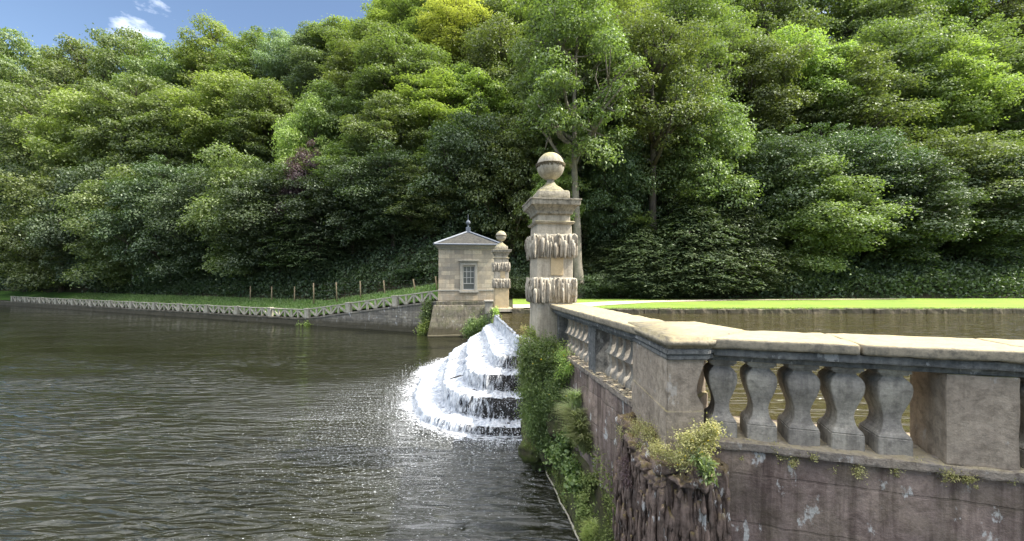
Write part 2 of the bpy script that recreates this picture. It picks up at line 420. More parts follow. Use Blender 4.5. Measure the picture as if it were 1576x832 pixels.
nx, ny = len(xs), len(ys)
I = np.arange(nx*ny).reshape(ny, nx)
Fq = np.stack([I[:-1,:-1].ravel(), I[:-1,1:].ravel(), I[1:,1:].ravel(), I[1:,:-1].ravel()], 1)
terr = link('hillside', np_mesh('hillside', V, Fq), M['ground']); tag(terr, kind='structure')
# grass bank slope behind the fence: own sheet above the terrain
def sheet(name, mat, fn, us, vs_, dz=.0):
    P = np.array([fn(u, v) for v in vs_ for u in us]); n = len(us); m = len(vs_)
    J = np.arange(n*m).reshape(m, n)
    q = np.stack([J[:-1,:-1].ravel(), J[:-1,1:].ravel(), J[1:,1:].ravel(), J[1:,:-1].ravel()], 1)
    o = link(name, np_mesh(name, P, q), mat, smooth=True); tag(o, kind='structure'); return o
def bankfn(u, v):
    x = u; y = wall_y(x)+.3+v
    return (x, y, wall_top(x)+.26*min(y-wall_y(x), 6)+.03)
sheet('grass_bank', M['bank'], bankfn, np.linspace(-90,-5.0,120), np.linspace(0,4.3,14))
def flat(name, mat, poly, z):
    b = MB(); vs = [b.bm.verts.new((x, y, z)) for x, y in poly]; f = b.bm.faces.new(vs); f.normal_update()
    if f.normal.z < 0: f.normal_flip()
    o = b.build(name, mat, normals=False); tag(o, kind='structure'); return o
# lawn beyond the pond with the sandy path
def lawnfn(u, v): return (u, 22.05+v, 2.225+.012*mnoise.noise(Vector((u*.5, v*.5, 0))))
sheet('lawn', M['lawn'], lawnfn, np.linspace(.05,95,60), np.linspace(0,10.9,16))
flat('gravel_path', M['path'], [(.05,22.08),(3.4,22.08),(5.2,23.9),(9.5,27.2),(16,29.6),(30,31.2),(30,31.9),(14,30.6),(7,28.4),(3.0,25.6),(.5,24.9),(.05,24.9)], 2.25)
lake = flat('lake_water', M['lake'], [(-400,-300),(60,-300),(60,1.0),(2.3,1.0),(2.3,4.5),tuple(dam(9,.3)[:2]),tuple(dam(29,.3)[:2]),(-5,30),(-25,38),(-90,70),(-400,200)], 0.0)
pa, pb = dam(29,.25), dam(9.0,.25)
flat('pond_water', M['pond'], [tuple(dam(22.9,.03)[:2]), tuple(dam(9.4,.03)[:2]), tuple(dam(9.3,.4)[:2]), (2.3,4.4),(1.95,3.95),(14,-.5),(120,-.5),(120,22.75),tuple(dam(22.9,.5)[:2])], 1.965)

# pond edge wall along the lawn
b = MB()
random.seed(5); x = .0
while x < 70:
    L = random.uniform(.25, .9)
    b.box((x+L/2, 21.93+random.uniform(-.05,.05), 2.06), (L-.004, .34, .30+random.uniform(-.06,.05)), random.uniform(-.03,.03), .03)
    x += L
b.sub(.25).rough(.04, 3, .01)
tag(b.build('pond_edge_wall', M['pondedge']), 'low rough stone kerb wall along the far edge of the upper pond below the lawn', 'wall')

# ------------------------------------------------------------------ leaf and grass mesh tools
def leaves(P, Nrm, size, aspect=.55, fold=.15, rng=None, droop=0.0):
    n = len(P)
    Nrm = Nrm/np.linalg.norm(Nrm, axis=1, keepdims=True).clip(1e-6)
    t = rng.normal(size=(n, 3)); t[:, 2] -= droop
    t -= Nrm*(t*Nrm).sum(1, keepdims=True); t /= np.linalg.norm(t, axis=1, keepdims=True).clip(1e-6)
    s_ = np.cross(Nrm, t); L = size.reshape(-1, 1)
    v0 = P - t*L*.5; v2 = P + t*L*.5 - Nrm*L*fold
    v1 = P + s_*L*aspect*.5 + Nrm*L*fold*.5; v3 = P - s_*L*aspect*.5 + Nrm*L*fold*.5
    V = np.stack([v0, v1, v2, v3], 1).reshape(-1, 3)
    Fq = np.arange(4*n).reshape(n, 4)
    return V, Fq
def blades(P, H, lean, width, rng, seg=3, droop=.5):
    n = len(P); a = rng.uniform(0, 2*np.pi, n); d = np.stack([np.cos(a), np.sin(a), np.zeros(n)], 1)+lean
    sd_ = np.stack([-np.sin(a), np.cos(a), np.zeros(n)], 1)
    rows = []
    for i in range(seg+1):
        f = i/seg
        c = P + np.array([0,0,1.])*(H*(f-droop*f*f*.6)).reshape(-1,1) + d*(H*.55*f*f).reshape(-1,1)
        wd = (width*(1-f)**.7+.0008)
        rows += [c-sd_*wd, c+sd_*wd]
    V = np.stack(rows, 1); k = V.shape[1]
    base = (np.arange(n)*k).reshape(-1,1)
    fs = [base+np.array([[2*i, 2*i+1, 2*i+3, 2*i+2]]) for i in range(seg)]
    return V.reshape(-1,3), np.concatenate(fs, 0)

# ------------------------------------------------------------------ trees
def crown_broad(seed, h, rx, rz_, zc, nlobe, per, leaf, lower=True):
    rng = np.random.default_rng(seed); rnd = random.Random(seed)
    L = []
    tries = 0
    while len(L) < nlobe and tries < 6000:
        tries += 1
        d = rng.normal(size=3); d /= np.linalg.norm(d); rr = rng.uniform(.25, 1)**.5
        wob = 1+.28*mnoise.noise(Vector(d*1.7)+Vector((seed*3.1,0,0)))
        p = d*rr*np.array([rx, rx, rz_])*wob + np.array([0,0,zc])
        r = (.55+1.25*rnd.random()**1.5)*(rx/5)**.5*(1.15 if rr < .7 else 1)
        if all(np.linalg.norm((p-q)*np.array([1,1,1.25])) > .66*(r+s) for q, s in L): L.append((p, r))
    Ps, Ns, Ss = [], [], []
    for p, r in L:
        n = int(per*r*r/1.45); d = rng.normal(size=(n, 3)); d[:, 2] = d[:, 2]*.8+.25
        d /= np.linalg.norm(d, axis=1, keepdims=True)
        wob = np.array([1+.35*mnoise.noise(Vector(q*2.3)+Vector((p[0], p[1], p[2]))) for q in d]).reshape(-1,1)
        rad = r*wob*rng.uniform(.35, 1.12, (n,1))**.6
        stray = rng.random((n,1)) < .14
        rad = np.where(stray, rad*rng.uniform(1.05,1.6,(n,1)), rad)
        tl = np.array([rnd.uniform(-.25,.25), rnd.uniform(-.25,.25)])
        Q = p + d*rad*np.array([1.2,1.2,.60]); Q[:,2] += ((Q[:,:2]-p[:2])*tl).sum(1) - .10*((Q[:,:2]-p[:2])**2).sum(1)/max(r,.5)
        Ps.append(Q); Ns.append(d*.6+np.array([0,0,.75])+rng.normal(size=(n,3))*.45); Ss.append(rng.uniform(.6,1.25,n)*leaf)
    V, Fq = leaves(np.concatenate(Ps), np.concatenate(Ns), np.concatenate(Ss), .62, .16, rng, .5)
    me = np_mesh('crown', V, Fq)
    # trunk with limbs reaching to the lobes
    b = MB(); th = zc+rz_*.55; bend = Vector((rnd.uniform(-.5,.5), rnd.uniform(-.5,.5), 0))
    tp = [Vector((0,0,-1.0)), Vector((0,0,0))]
    for i in range(1, 9):
        f = i/8; tp.append(Vector((bend.x*math.sin(f*3)+rnd.uniform(-.08,.08), bend.y*math.sin(f*2.4), th*f)))
    r0 = h*.0185
    tr = [r0*1.35, r0*1.12]+[r0*(1-.85*(i/8)) for i in range(1,9)]
    b.tube(tp, tr, 10)
    def trunk_at(z):
        for a, c in zip(tp[1:], tp[2:]):
            if a.z <= z <= c.z: return a.lerp(c, (z-a.z)/max(1e-6, c.z-a.z))
        return tp[-1]
    nodes = []
    for i, (p, r) in enumerate(sorted(L, key=lambda q: rnd.random())):
        p = Vector(p); hd = math.hypot(p.x, p.y)
        if nodes and i > 14:
            q = min(nodes, key=lambda k: (k-p).length)
            if (q-p).length < 4: 
                mid = q.lerp(p, .5)+Vector((0,0,-.15)); b.tube([q, mid, p], [r0*.17, r0*.12, r0*.05], 5); continue
        z0 = max(h*.16, p.z-hd*rnd.uniform(.55,1.0)); z0 = min(z0, th*.93)
        a = trunk_at(z0); m1 = a.lerp(p, .35)+Vector((0,0,-.1*hd)); m2 = a.lerp(p, .7)+Vector((rnd.uniform(-.3,.3), rnd.uniform(-.3,.3), -.02*hd))
        rr = r0*rnd.uniform(.38,.62)
        b.tube([a, m1, m2, p], [rr, rr*.75, rr*.5, rr*.2], 6); nodes += [m1, m2]
        for _ in range(2):
            e_ = m2+Vector((rnd.uniform(-1.6,1.6), rnd.uniform(-1.6,1.6), rnd.uniform(.2,1.6))); b.tube([m1.lerp(m2, .6), m1.lerp(e_, .7)+Vector((0,0,.1)), e_], [rr*.35, rr*.22, rr*.08], 4)
    bmesh.ops.recalc_face_normals(b.bm, faces=b.bm.faces)
    tm = bpy.data.meshes.new('trunk'); b.bm.to_mesh(tm); b.bm.free()
    tm.polygons.foreach_set('use_smooth', [True]*len(tm.polygons))
    return me, tm
def crown_yew(seed, h, rx, leaf, n_spray=420, per=70):
    rng = np.random.default_rng(seed); Ps, Ns, Ss = [], [], []
    b = MB(); b.tube([(0,0,-.5),(0,0,h*.5),(.1,0,h*.96)], [h*.02,h*.014,h*.003], 7)
    for i in range(n_spray):
        f = (i+.5)/n_spray; z = h*(.03+.95*f); a = i*2.39996
        prof = math.sin(min(1, (1-f)*1.25)*math.pi/2)*(1+.25*mnoise.noise(Vector((a, z, seed))))
        R_ = rx*prof*rng.uniform(.6,1.08)
        tip = np.array([math.cos(a)*R_, math.sin(a)*R_, z - R_*.18])
        Ln = rng.uniform(.9,1.7)*rx/4; dr = np.array([math.cos(a), math.sin(a), -.45+.3*rng.normal()]); sd_ = np.array([-math.sin(a), math.cos(a), 0])
        if i % 7 == 0: b.tube([(0,0,z-.1*R_), (tip[0]*.5, tip[1]*.5, z+.02*R_), tuple(tip)], [.05,.035,.01], 4)
        u = rng.uniform(-1, .35, (per,1)); v = rng.normal(size=(per,1))*.22*(1-.4*u)
        Q = tip + dr*u*Ln + sd_*v*Ln + np.array([0,0,1])*(-.28*u*u*Ln*0 - np.abs(v)*.35*Ln + rng.normal(size=(per,1))*.06)
        Ps.append(Q); Ns.append(np.tile(np.array([math.cos(a)*.35, math.sin(a)*.35, 1.]), (per,1))+rng.normal(size=(per,3))*.3); Ss.append(rng.uniform(.6,1.3,per)*leaf)
    V, Fq = leaves(np.concatenate(Ps), np.concatenate(Ns), np.concatenate(Ss), .35, .12, rng, .4)
    bmesh.ops.recalc_face_normals(b.bm, faces=b.bm.faces)
    tm = bpy.data.meshes.new('trunk'); b.bm.to_mesh(tm); b.bm.free()
    return np_mesh('crown', V, Fq), tm
PROTO = {
 'a': (crown_broad(1, 20, 5.2, 7.2, 12.2, 120, 560, .27), 20.0, 5.6),
 'b': (crown_broad(2, 20, 4.6, 7.8, 11.6, 115, 560, .25), 20.0, 5.0),
 'c': (crown_broad(3, 20, 5.6, 6.4, 12.9, 105, 520, .29), 20.0, 6.0),
 'd': (crown_broad(4, 14, 5.0, 6.2, 6.8, 150, 560, .25), 13.6, 5.4),     # leafy down to the ground
 'e': (crown_broad(5, 14, 4.6, 6.6, 6.9, 150, 560, .23), 13.8, 5.0),
 'f': (crown_broad(6, 24, 4.6, 7.4, 16.4, 75, 430, .26), 24.4, 5.0),    # tall bare trunk, open crown
 'y': (crown_yew(7, 9, 4.0, .26), 9.0, 4.0),
 'z': (crown_yew(8, 12, 3.4, .24, 480), 12.0, 3.4),
 's': (crown_broad(9, 4, 2.0, 1.9, 1.7, 60, 620, .16), 3.7, 2.2),       # shrub
}
used_proto = set()
TREES = 'trees of the wooded hillside'
def tree(kind, xpx, ytop, Y, wid, mat, label=None, name='broadleaf_tree', cat='tree', rz=None, bark='bark', group=TREES, zoff=0):
    (cme, tme), h0, r0 = PROTO[kind]
    X = (xpx-CX)/F*Y; zb = ground(X, Y)+zoff; ztop = EYE-(ytop-HY)/F*Y
    rt = empty(name, (X, Y, zb), rz if rz is not None else random.uniform(0, 6.28), label=label, cat=cat, group=group)
    sz = (ztop-zb)/h0; sx = wid/2/r0
    rt.scale = (sx, sx, sz)
    for n_, me, m in (('trunk', tme, M[bark]), ('crown', cme, M[mat])):
        if not me.materials: me.materials.append(m)
        o = bpy.data.objects.new(n_, me); col.objects.link(o); o.parent = rt
        o.material_slots[0].link = 'OBJECT'; o.material_slots[0].material = m
    return rt
random.seed(11)
# front rank, left of the pavilion
tree('z', 492, 268, 43, 9.5, 'needle', 'dark yew with drooping sprays at the left behind the grass bank and its wooden posts', 'yew_tree')
tree('d', 545, 246, 41.8, 10, 'leaf_dark', 'dark bushy tree leafy to the ground, third tree left of the pavilion behind the posts')
tree('e', 605, 225, 39.8, 9.5, 'leaf_dark', 'dark green tree leafy to the ground, second tree left of the pavilion')
tree('d', 655, 250, 38.5, 8, 'leaf', 'mid green bushy tree directly left of the pavilion, leaning over its roof edge')
tree('e', 722, 170, 39, 10, 'leaf_dark', 'tall dark leafy tree right behind the pavilion roof')
tree('d', 790, 165, 38, 9, 'leaf', 'round crowned green tree behind the small far ball pillar')
# tall trees with bare trunks behind the near pillar
tree('f', 893, -30, 33.5, 9.5, 'leaf', 'tall tree whose pale bare trunk rises from the lawn just right of the near pillar', bark='bark_pale', rz=.3)
tree('f', 860, -45, 37.5, 9, 'leaf', 'tall slim tree with its trunk showing just above the near ball finial', bark='bark_pale', rz=1.9)
tree('f', 879, -60, 38.5, 9, 'leaf', 'tall tree with a thick grey trunk right behind the ball finial', bark='bark_pale', rz=4)
tree('f', 1004, 20, 36.5, 9.5, 'leaf', 'tall tree with a brown trunk above the middle of the right lawn', rz=2.2)
tree('f', 940, -30, 43, 9, 'leaf_lime', 'tall forked tree, bright green with dark limbs, between the two tallest trunks at the right', rz=5)
tree('f', 1062, -40, 42, 10, 'leaf', 'tall dark limbed tree against sky gaps at the top right', rz=.9)
tree('a', 856, 222, 35, 4.4, 'leaf_lime', 'small bright green tree glowing behind the neck of the near ball finial')
tree('e', 940, 190, 37.5, 7, 'leaf_dark', 'dark leafy tree hanging low right of the near pillar')
tree('d', 1000, 170, 40, 9, 'leaf', 'glossy leaved tree above the yews at the right lawn')
tree('e', 1075, 130, 38, 9.5, 'leaf', 'glossy green tree rising above the right hand yew')
tree('y', 1065, 300, 34.5, 10.5, 'needle', 'broad dark yew with arching sprays above the right end of the lawn', 'yew_tree')
tree('y', 985, 340, 34.5, 8.5, 'needle', 'low spreading yew above the middle of the right lawn', 'yew_tree')
tree('y', 935, 352, 36.5, 6, 'needle', 'dark yew in the shade beside the pale bare trunk', 'yew_tree')
for i, (xx, yt, lab) in enumerate([(912,424,'dark laurel bush at the foot of the pale bare trunk'),(940,420,'second laurel bush along the shady lawn edge from the pale trunk'),
        (978,424,'middle laurel bush of the row along the right lawn edge'),(1018,418,'fourth laurel bush from the pale trunk on the lawn edge'),
        (1058,424,'laurel bush under the broad right yew'),(1098,418,'laurel bush at the far right corner of the lawn strip'),
        (812,424,'dark bush on the lawn edge between the two ball pillars'),(640,412,'dark bush behind the leaning posts left of the pavilion')]):
    tree('s', xx, yt, 33.2 if xx > 700 else 35.5, 3.4, 'leaf_dark', lab, 'laurel_bush', 'bush', group='bushes under the trees')
# left edge specimens
tree('e', 478, 150, 47, 7.5, 'leaf_lime', 'light green round tree at the left above the copper tree')
tree('e', 474, 222, 44, 5.5, 'leaf_copper', 'purple leaved copper beech at the left among green trees', 'copper_beech')
tree('b', 505, 36, 72, 13, 'leaf_grey', 'pale grey green willow like tree below the patch of blue sky')
tree('c', 455, 44, 76, 12, 'leaf_grey', 'second pale grey green tree, left of the willow like one under the sky')
# middle ranks
mids = [
 ('c', 528, 125, 50, 10, 'leaf', 'rounded mid green tree above the dark yew at the left'),
 ('b', 570, 60, 55, 12, 'leaf', 'large sunlit green tree upper left, crown touching the sky patch'),
 ('a', 622, 52, 50, 12, 'leaf', 'large sunlit yellow green tree left of centre, top of the middle rank'),
 ('c', 600, 150, 44, 10, 'leaf', 'broad green tree in the middle of the left slope, under the large sunlit ones'),
 ('a', 668, 120, 46, 11, 'leaf_lime', 'bright lime green tree above the pavilion roof to the left'),
 ('b', 705, -5, 60, 12, 'leaf_yel', 'yellowing thin tree at the top centre with branches showing'),
 ('c', 735, 90, 48, 11, 'leaf_lime', 'dark limbed spreading tree above the pavilion roof'),
 ('a', 775, 30, 50, 12, 'leaf', 'big grey green tree upper centre left of the tall trunks'),
 ('b', 835, 60, 48, 10, 'leaf', 'green tree filling the slope left of the tall trunks'),
 ('a', 925, 40, 52, 11, 'leaf_lime', 'green tree between the tall trunks, upper right'),
 ('c', 990, 90, 50, 11, 'leaf_yel', 'broad green tree upper right behind the brown trunk'),
 ('a', 1045, 110, 47, 10, 'leaf_lime', 'fresh green tree lit from behind at the right'),
 ('b', 1110, 30, 50, 12, 'leaf', 'green tree at the far upper right of the slope'),
 ('c', 960, 210, 45, 8, 'leaf_lime', 'small lit tree glowing between the trunks right of the near pillar'),
 ('a', 690, 210, 42, 8, 'leaf', 'mid green tree just above and left of the pavilion finial'),
 ('b', 560, 200, 43, 9, 'leaf', 'green tree above the second dark bushy tree on the left'),
]
for k, x_, yt, Y_, wd, m, lab in mids: tree(k, x_, yt, Y_, wd, m, lab)
# back ranks, nothing tells these apart
back = 'leafy green tree standing in the back ranks of the hillside wood'
for x_, yt, Y_ in [(535,36,74),(612,-5,78),(650,-10,72),(730,-30,74),(790,-40,70),(850,-60,66),(905,-55,72),(960,-45,68),(1015,-35,74),(1065,-20,70),(1115,-40,66),
                   (580,44,64),(680,20,66),(760,0,62),(820,-10,58),(1000,-10,60),(1080,0,60)]:
    tree(random.choice('abc'), x_, yt, Y_, 14, random.choice(['leaf','leaf','leaf_lime']), back, group='trees of the back ranks')
# the wood carries on to both sides
side = [(430,255,40,10,'e','leaf_dark'),(380,230,42,10,'d','leaf'),(325,262,43,10,'e','leaf_dark'),(265,240,45,11,'d','leaf_dark'),(205,255,47,11,'e','leaf'),(150,250,50,12,'d','leaf_dark'),(95,245,53,13,'e','leaf'),(40,255,57,14,'d','leaf_dark'),(-20,250,60,14,'e','leaf'),
        (420,125,54,12,'a','leaf'),(355,110,56,13,'c','leaf_lime'),(290,135,58,13,'b','leaf'),(225,115,60,14,'a','leaf'),(155,130,62,14,'c','leaf_lime'),(85,120,66,15,'b','leaf'),(15,125,70,15,'a','leaf'),
        (400,50,76,15,'b','leaf'),(340,42,78,15,'a','leaf_lime'),(275,58,80,16,'c','leaf'),(205,45,84,16,'a','leaf'),(130,55,88,17,'b','leaf'),(55,50,92,18,'c','leaf'),(-10,55,95,18,'a','leaf')]
for x_, yt, Y_, wd, k, m in side: tree(k, x_, yt, max(Y_+4, 25.77/(1-.449*(CX-x_)/F)+9.5), wd*1.05, m, 'broad leafy tree of the wood beyond the left end of the zigzag stone fence', group='trees far left')
side = [(1125,290,35,9,'y','needle'),(1180,200,38,10,'e','leaf_dark'),(1240,250,36,10,'d','leaf'),(1300,190,39,10,'e','leaf_dark'),(1365,240,37,11,'d','leaf_dark'),(1430,200,40,11,'e','leaf'),(1500,240,38,11,'d','leaf_dark'),(1570,210,41,11,'e','leaf'),
        (1160,60,46,11,'a','leaf'),(1225,40,48,12,'c','leaf_lime'),(1290,70,46,12,'b','leaf'),(1360,35,50,13,'a','leaf'),(1430,60,48,12,'c','leaf_lime'),(1500,40,50,13,'b','leaf'),(1575,60,50,13,'a','leaf'),
        (1175,-40,62,14,'b','leaf'),(1260,-60,64,15,'a','leaf'),(1345,-40,62,15,'c','leaf'),(1430,-60,66,15,'a','leaf_lime'),(1520,-50,64,15,'b','leaf'),(1600,-50,64,15,'b','leaf')]
for x_, yt, Y_, wd, k, m in side: tree(k, x_, yt, Y_, wd, m, 'broad leafy tree of the wood beyond the right end of the lawn', group='trees far right')

# undergrowth: one mass nobody could count
rng = np.random.default_rng(3)
def cloud(name, pts, mat, size, label, cat, aspect=.5, up=.6, kind='stuff', droop=.3, parent=None):
    P = np.array(pts); V, Fq = leaves(P, rng.normal(size=P.shape)+np.array([0,0,up]), rng.uniform(.6,1.3,len(P))*size, aspect, .12, rng, droop)
    o = link(name, np_mesh(name, V, Fq), M[mat], parent)
    return tag(o, label, cat, None, kind) if not parent else o
pts = []
for _ in range(80000):
    X_ = rng.uniform(-60, 60); Y_ = (wall_y(X_)+4.6 if X_ < -5.3 else 32.8)+rng.gamma(1.4, 2.2)
    hgt = 1.5+1.1*mnoise.noise(Vector((X_*.5, Y_*.5, 2)))
    pts.append((X_, Y_, ground(X_, Y_)+rng.uniform(0, max(.2, hgt))))
cloud('undergrowth', pts, 'leaf_dark', .3, 'dark leafy undergrowth filling the foot of the wood', 'undergrowth')
# rough grass on the bank
n = 26000
X_ = rng.uniform(-60, -6.2, n); d_ = rng.uniform(.3, 4.6, n)
P = np.array([bankfn(x_, v_-.3) for x_, v_ in zip(X_, d_)])
V, Fq = blades(P, rng.uniform(.1,.3,n), 0, .02, rng, 2)
tag(link('bank_grass', np_mesh('bank_grass', V, Fq), M['grassblade']), 'rough green grass on the bank behind the zigzag fence', 'grass', kind='stuff')
n = 9000
X_ = rng.uniform(-.8, 60, n); P = np.stack([X_, rng.uniform(21.82,22.2,n), np.full(n, 2.18)], 1)
P = P[(P[:,0] > 3.4)]
V, Fq = blades(P, rng.uniform(.05,.2,len(P)), np.array([0,-.7,0]), .014, rng, 2)
tag(link('edge_grass', np_mesh('edge_grass', V, Fq), M['grassblade']), 'grass hanging over the pond kerb at the lawn edge', 'grass', kind='stuff')

# ------------------------------------------------------------------ pavilion
PV = empty('pavilion', (-3.25, 30.1, 2.3), R(7), label='small square stone pavilion with a pyramid roof and one sash window at the water', cat='pavilion')
hw = 2.05
b = MB(); b.box((0,0,.33), (2*hw+.08, 2*hw+.08, .66), 0, .01)
b.build('base_course', M['ashlar_low'], PV)
b = MB()   # wall with a window opening in the front (y = -hw)
wx0, wx1, wz0, wz1 = -.40, .42, .74, 2.42
t_ = .35
b.box(((-hw+wx0)/2, -hw+t_/2, 2.16), (hw+wx0, t_, 3.0)); b.box(((hw+wx1)/2, -hw+t_/2, 2.16), (hw-wx1, t_, 3.0))
b.box(((wx0+wx1)/2, -hw+t_/2, (.66+wz0)/2), (wx1-wx0, t_, wz0-.66)); b.box(((wx0+wx1)/2, -hw+t_/2, (wz1+3.66)/2), (wx1-wx0, t_, 3.66-wz1))
b.box((-hw+t_/2, t_/2, 2.16), (t_, 2*hw-t_, 3.0)); b.box((hw-t_/2, t_/2, 2.16), (t_, 2*hw-t_, 3.0)); b.box((0, hw-t_/2, 2.16), (2*hw-2*t_, t_, 3.0))
b.build('wall', M['ashlar'], PV)
b = MB()
for sx in (-1, 1):
    b.box((sx*(hw+.02)*.5+sx*.24, -hw-.035, .72), (hw-.44, .07, .1), 0, .01)
b.box((-hw-.035, 0, .72), (.07, 2*hw, .1), 0, .01); b.box((hw+.035, 0, .72), (.07, 2*hw, .1), 0, .01)
b.build('string_course', M['trim'], PV)
win = MB()
win.box((wx0-.1, -hw-.03, (wz0+wz1)/2), (.17, .09, wz1-wz0+.2), 0, .012); win.box((wx1+.1, -hw-.03, (wz0+wz1)/2), (.17, .09, wz1-wz0+.2), 0, .012)
win.box((.01, -hw-.03, wz1+.12), (wx1-wx0+.36, .1, .2), 0, .012)
win.box((.01, -hw-.08, wz1+.36), (1.38, .24, .07), 0, .015); win.box((.01, -hw-.05, wz1+.28), (1.22, .16, .09), 0, .012)
win.box((.01, -hw-.06, wz0-.12), (wx1-wx0+.5, .18, .12), 0, .012)
wn = win.build('window', M['trim'], PV)
b = MB(); cx = (wx0+wx1)/2; wW = wx1-wx0; yb = -hw+.13
for xx in (wx0+.025, wx1-.025): b.box((xx, yb, (wz0+wz1)/2), (.05, .07, wz1-wz0))
for zz in (wz0+.03, wz1-.03): b.box((cx, yb-.005, zz), (wW, .075, .06))
zl = wz0+.45
b.box((cx, yb-.01, zl), (wW-.06, .07, .05))
for i in (1,2): b.box((wx0+wW*i/3, yb, (zl+wz1)/2), (.035, .05, wz1-zl-.06))
for i in (1,2,): b.box((cx, yb-.004, zl+(wz1-zl)*i/3), (wW-.1, .045, .035))
b.build('frame', M['white_paint'], wn)
b = MB(); b.box((cx, yb+.04, (wz0+wz1)/2), (wW, .015, wz1-wz0)); b.build('pane', M['glass'], wn)
b = MB()
for k, (o_, z_, h_) in enumerate([(.05,3.60,.09),(.13,3.70,.10),(.22,3.80,.09)]):
    b.box((0,0,z_+h_/2-.045), (2*hw+2*o_, 2*hw+2*o_, h_), 0, .012)
b.build('cornice', M['trim'], PV)
# roof: four slopes of stone slate, lead on hips
e = hw+.30; zr = 3.87; ap = 1.12
b = MB()
c4 = [(-e,-e,zr),(e,-e,zr),(e,e,zr),(-e,e,zr)]
vb = [b.bm.verts.new(p) for p in c4]; vt = b.bm.verts.new((0,0,zr+ap))
vl = [b.bm.verts.new((p[0], p[1], zr-.02)) for p in c4]
for i in range(4):
    b.bm.faces.new((vb[i], vb[(i+1)%4], vt)); b.bm.faces.new((vl[i], vl[(i+1)%4], vb[(i+1)%4], vb[i]))
b.bm.faces.new(vl[::-1])
rf = b.build('roof', M['slate'], PV)
b = MB()
for p in c4: b.tube([Vector(p)+Vector((0,0,.02)), Vector((0,0,zr+ap+.02))], [.085,.085], 6)
for i in range(4):
    a, c_ = Vector(c4[i]), Vector(c4[(i+1)%4]); b.tube([a, c_], [.06,.06], 6)
b.box((0,0,zr+ap+.12), (.34,.34,.42), 0, .02)
b.build('lead_flashing', M['lead'], rf)
b = MB(); b.lathe([(.09,0),(.07,.1),(.05,.18),(.06,.2),(.13,.25),(.17,.33),(.17,.4),(.12,.49),(.05,.54),(.02,.62),(.012,1.0)], (0,0,zr+ap+.32), 16)
b.build('finial', M['lead'], rf, True)
# battered foundation in the water
b = MB()
b.loft([[(-hw-.75,-hw-.95,-2.6),(hw+.3,-hw-.95,-2.6),(hw+.3,hw,-2.6),(-hw-.75,hw,-2.6)],
        [(-hw-.30,-hw-.42,-.30),(hw+.3,-hw-.42,-.30),(hw+.3,hw,-.30),(-hw-.30,hw,-.30)],
        [(-hw-.28,-hw-.40,-.28),(hw+.3,-hw-.40,-.28),(hw+.3,hw,-.28),(-hw-.28,hw,-.28)]])
b.box((.05,-.1,-.15), (2*hw+.42, 2*hw+.34, .26), 0, .03)
b.box((-.1,-hw-1.05,-2.3), (2*hw+1.1, .5, .2), 0, .05)
b.sub(.35).rough(.03, 1.2)
b.build('foundation', M['foundation'], PV)

# ------------------------------------------------------------------ retaining wall and zigzag fence on the left
L0, L1 = Vector((-5.0, wall_y(-5.0), 0)), Vector((-80, wall_y(-80), 0))
wd_ = (L1-L0).normalized(); wn_ = Vector((-wd_.y, wd_.x, 0)); wn_ = wn_ if wn_.y > 0 else -wn_
b = MB(); N = 90
rings = []
for i in range(N+1):
    p = L0.lerp(L1, i/N); zt = wall_top(p.x)
    rings.append([p-wn_*.05+Vector((0,0,-1.2)), p+wn_*.02+Vector((0,0,zt-.13)), p-wn_*.03+Vector((0,0,zt-.12)), p-wn_*.03+Vector((0,0,zt)), p+wn_*.5+Vector((0,0,zt)), p+wn_*.5+Vector((0,0,-1.2))])
b.loft(rings)
b.sub(.5).rough(.035, 2.0)
tag(b.build('retaining_wall', M['retaining']), 'long weathered stone retaining wall with white patches rising from the lake to the pavilion', 'wall')
FN = empty('stone_fence', tuple(L0), label='zigzag fence of pale stone bars with square piers stepping along the retaining wall', cat='fence')
def fpt(d, off=.12): # distance along the wall from the pavilion
    p = L0+wd_*d; return p+wn_*off - L0
def bar(b, a, c, w_, th):
    a, c = Vector(a), Vector(c); d = c-a; L = d.length; q = d.to_track_quat('Z','Y').to_matrix().to_4x4()
    ax = d.normalized(); yv = wn_; xv = yv.cross(ax).normalized(); yv = ax.cross(xv)
    m = Matrix((xv, yv, ax)).transposed().to_4x4()
    b.box((a+c)/2, (w_, th, L), rot=m, bevel=.012, seg=1)
bay = 4.57
dd = 0.25
piers = [0.0+bay*i+3.92-.0 for i in range(16)]
def ztop(d): p = L0+wd_*d; return wall_top(p.x)
HF = .68
prev = 0.15
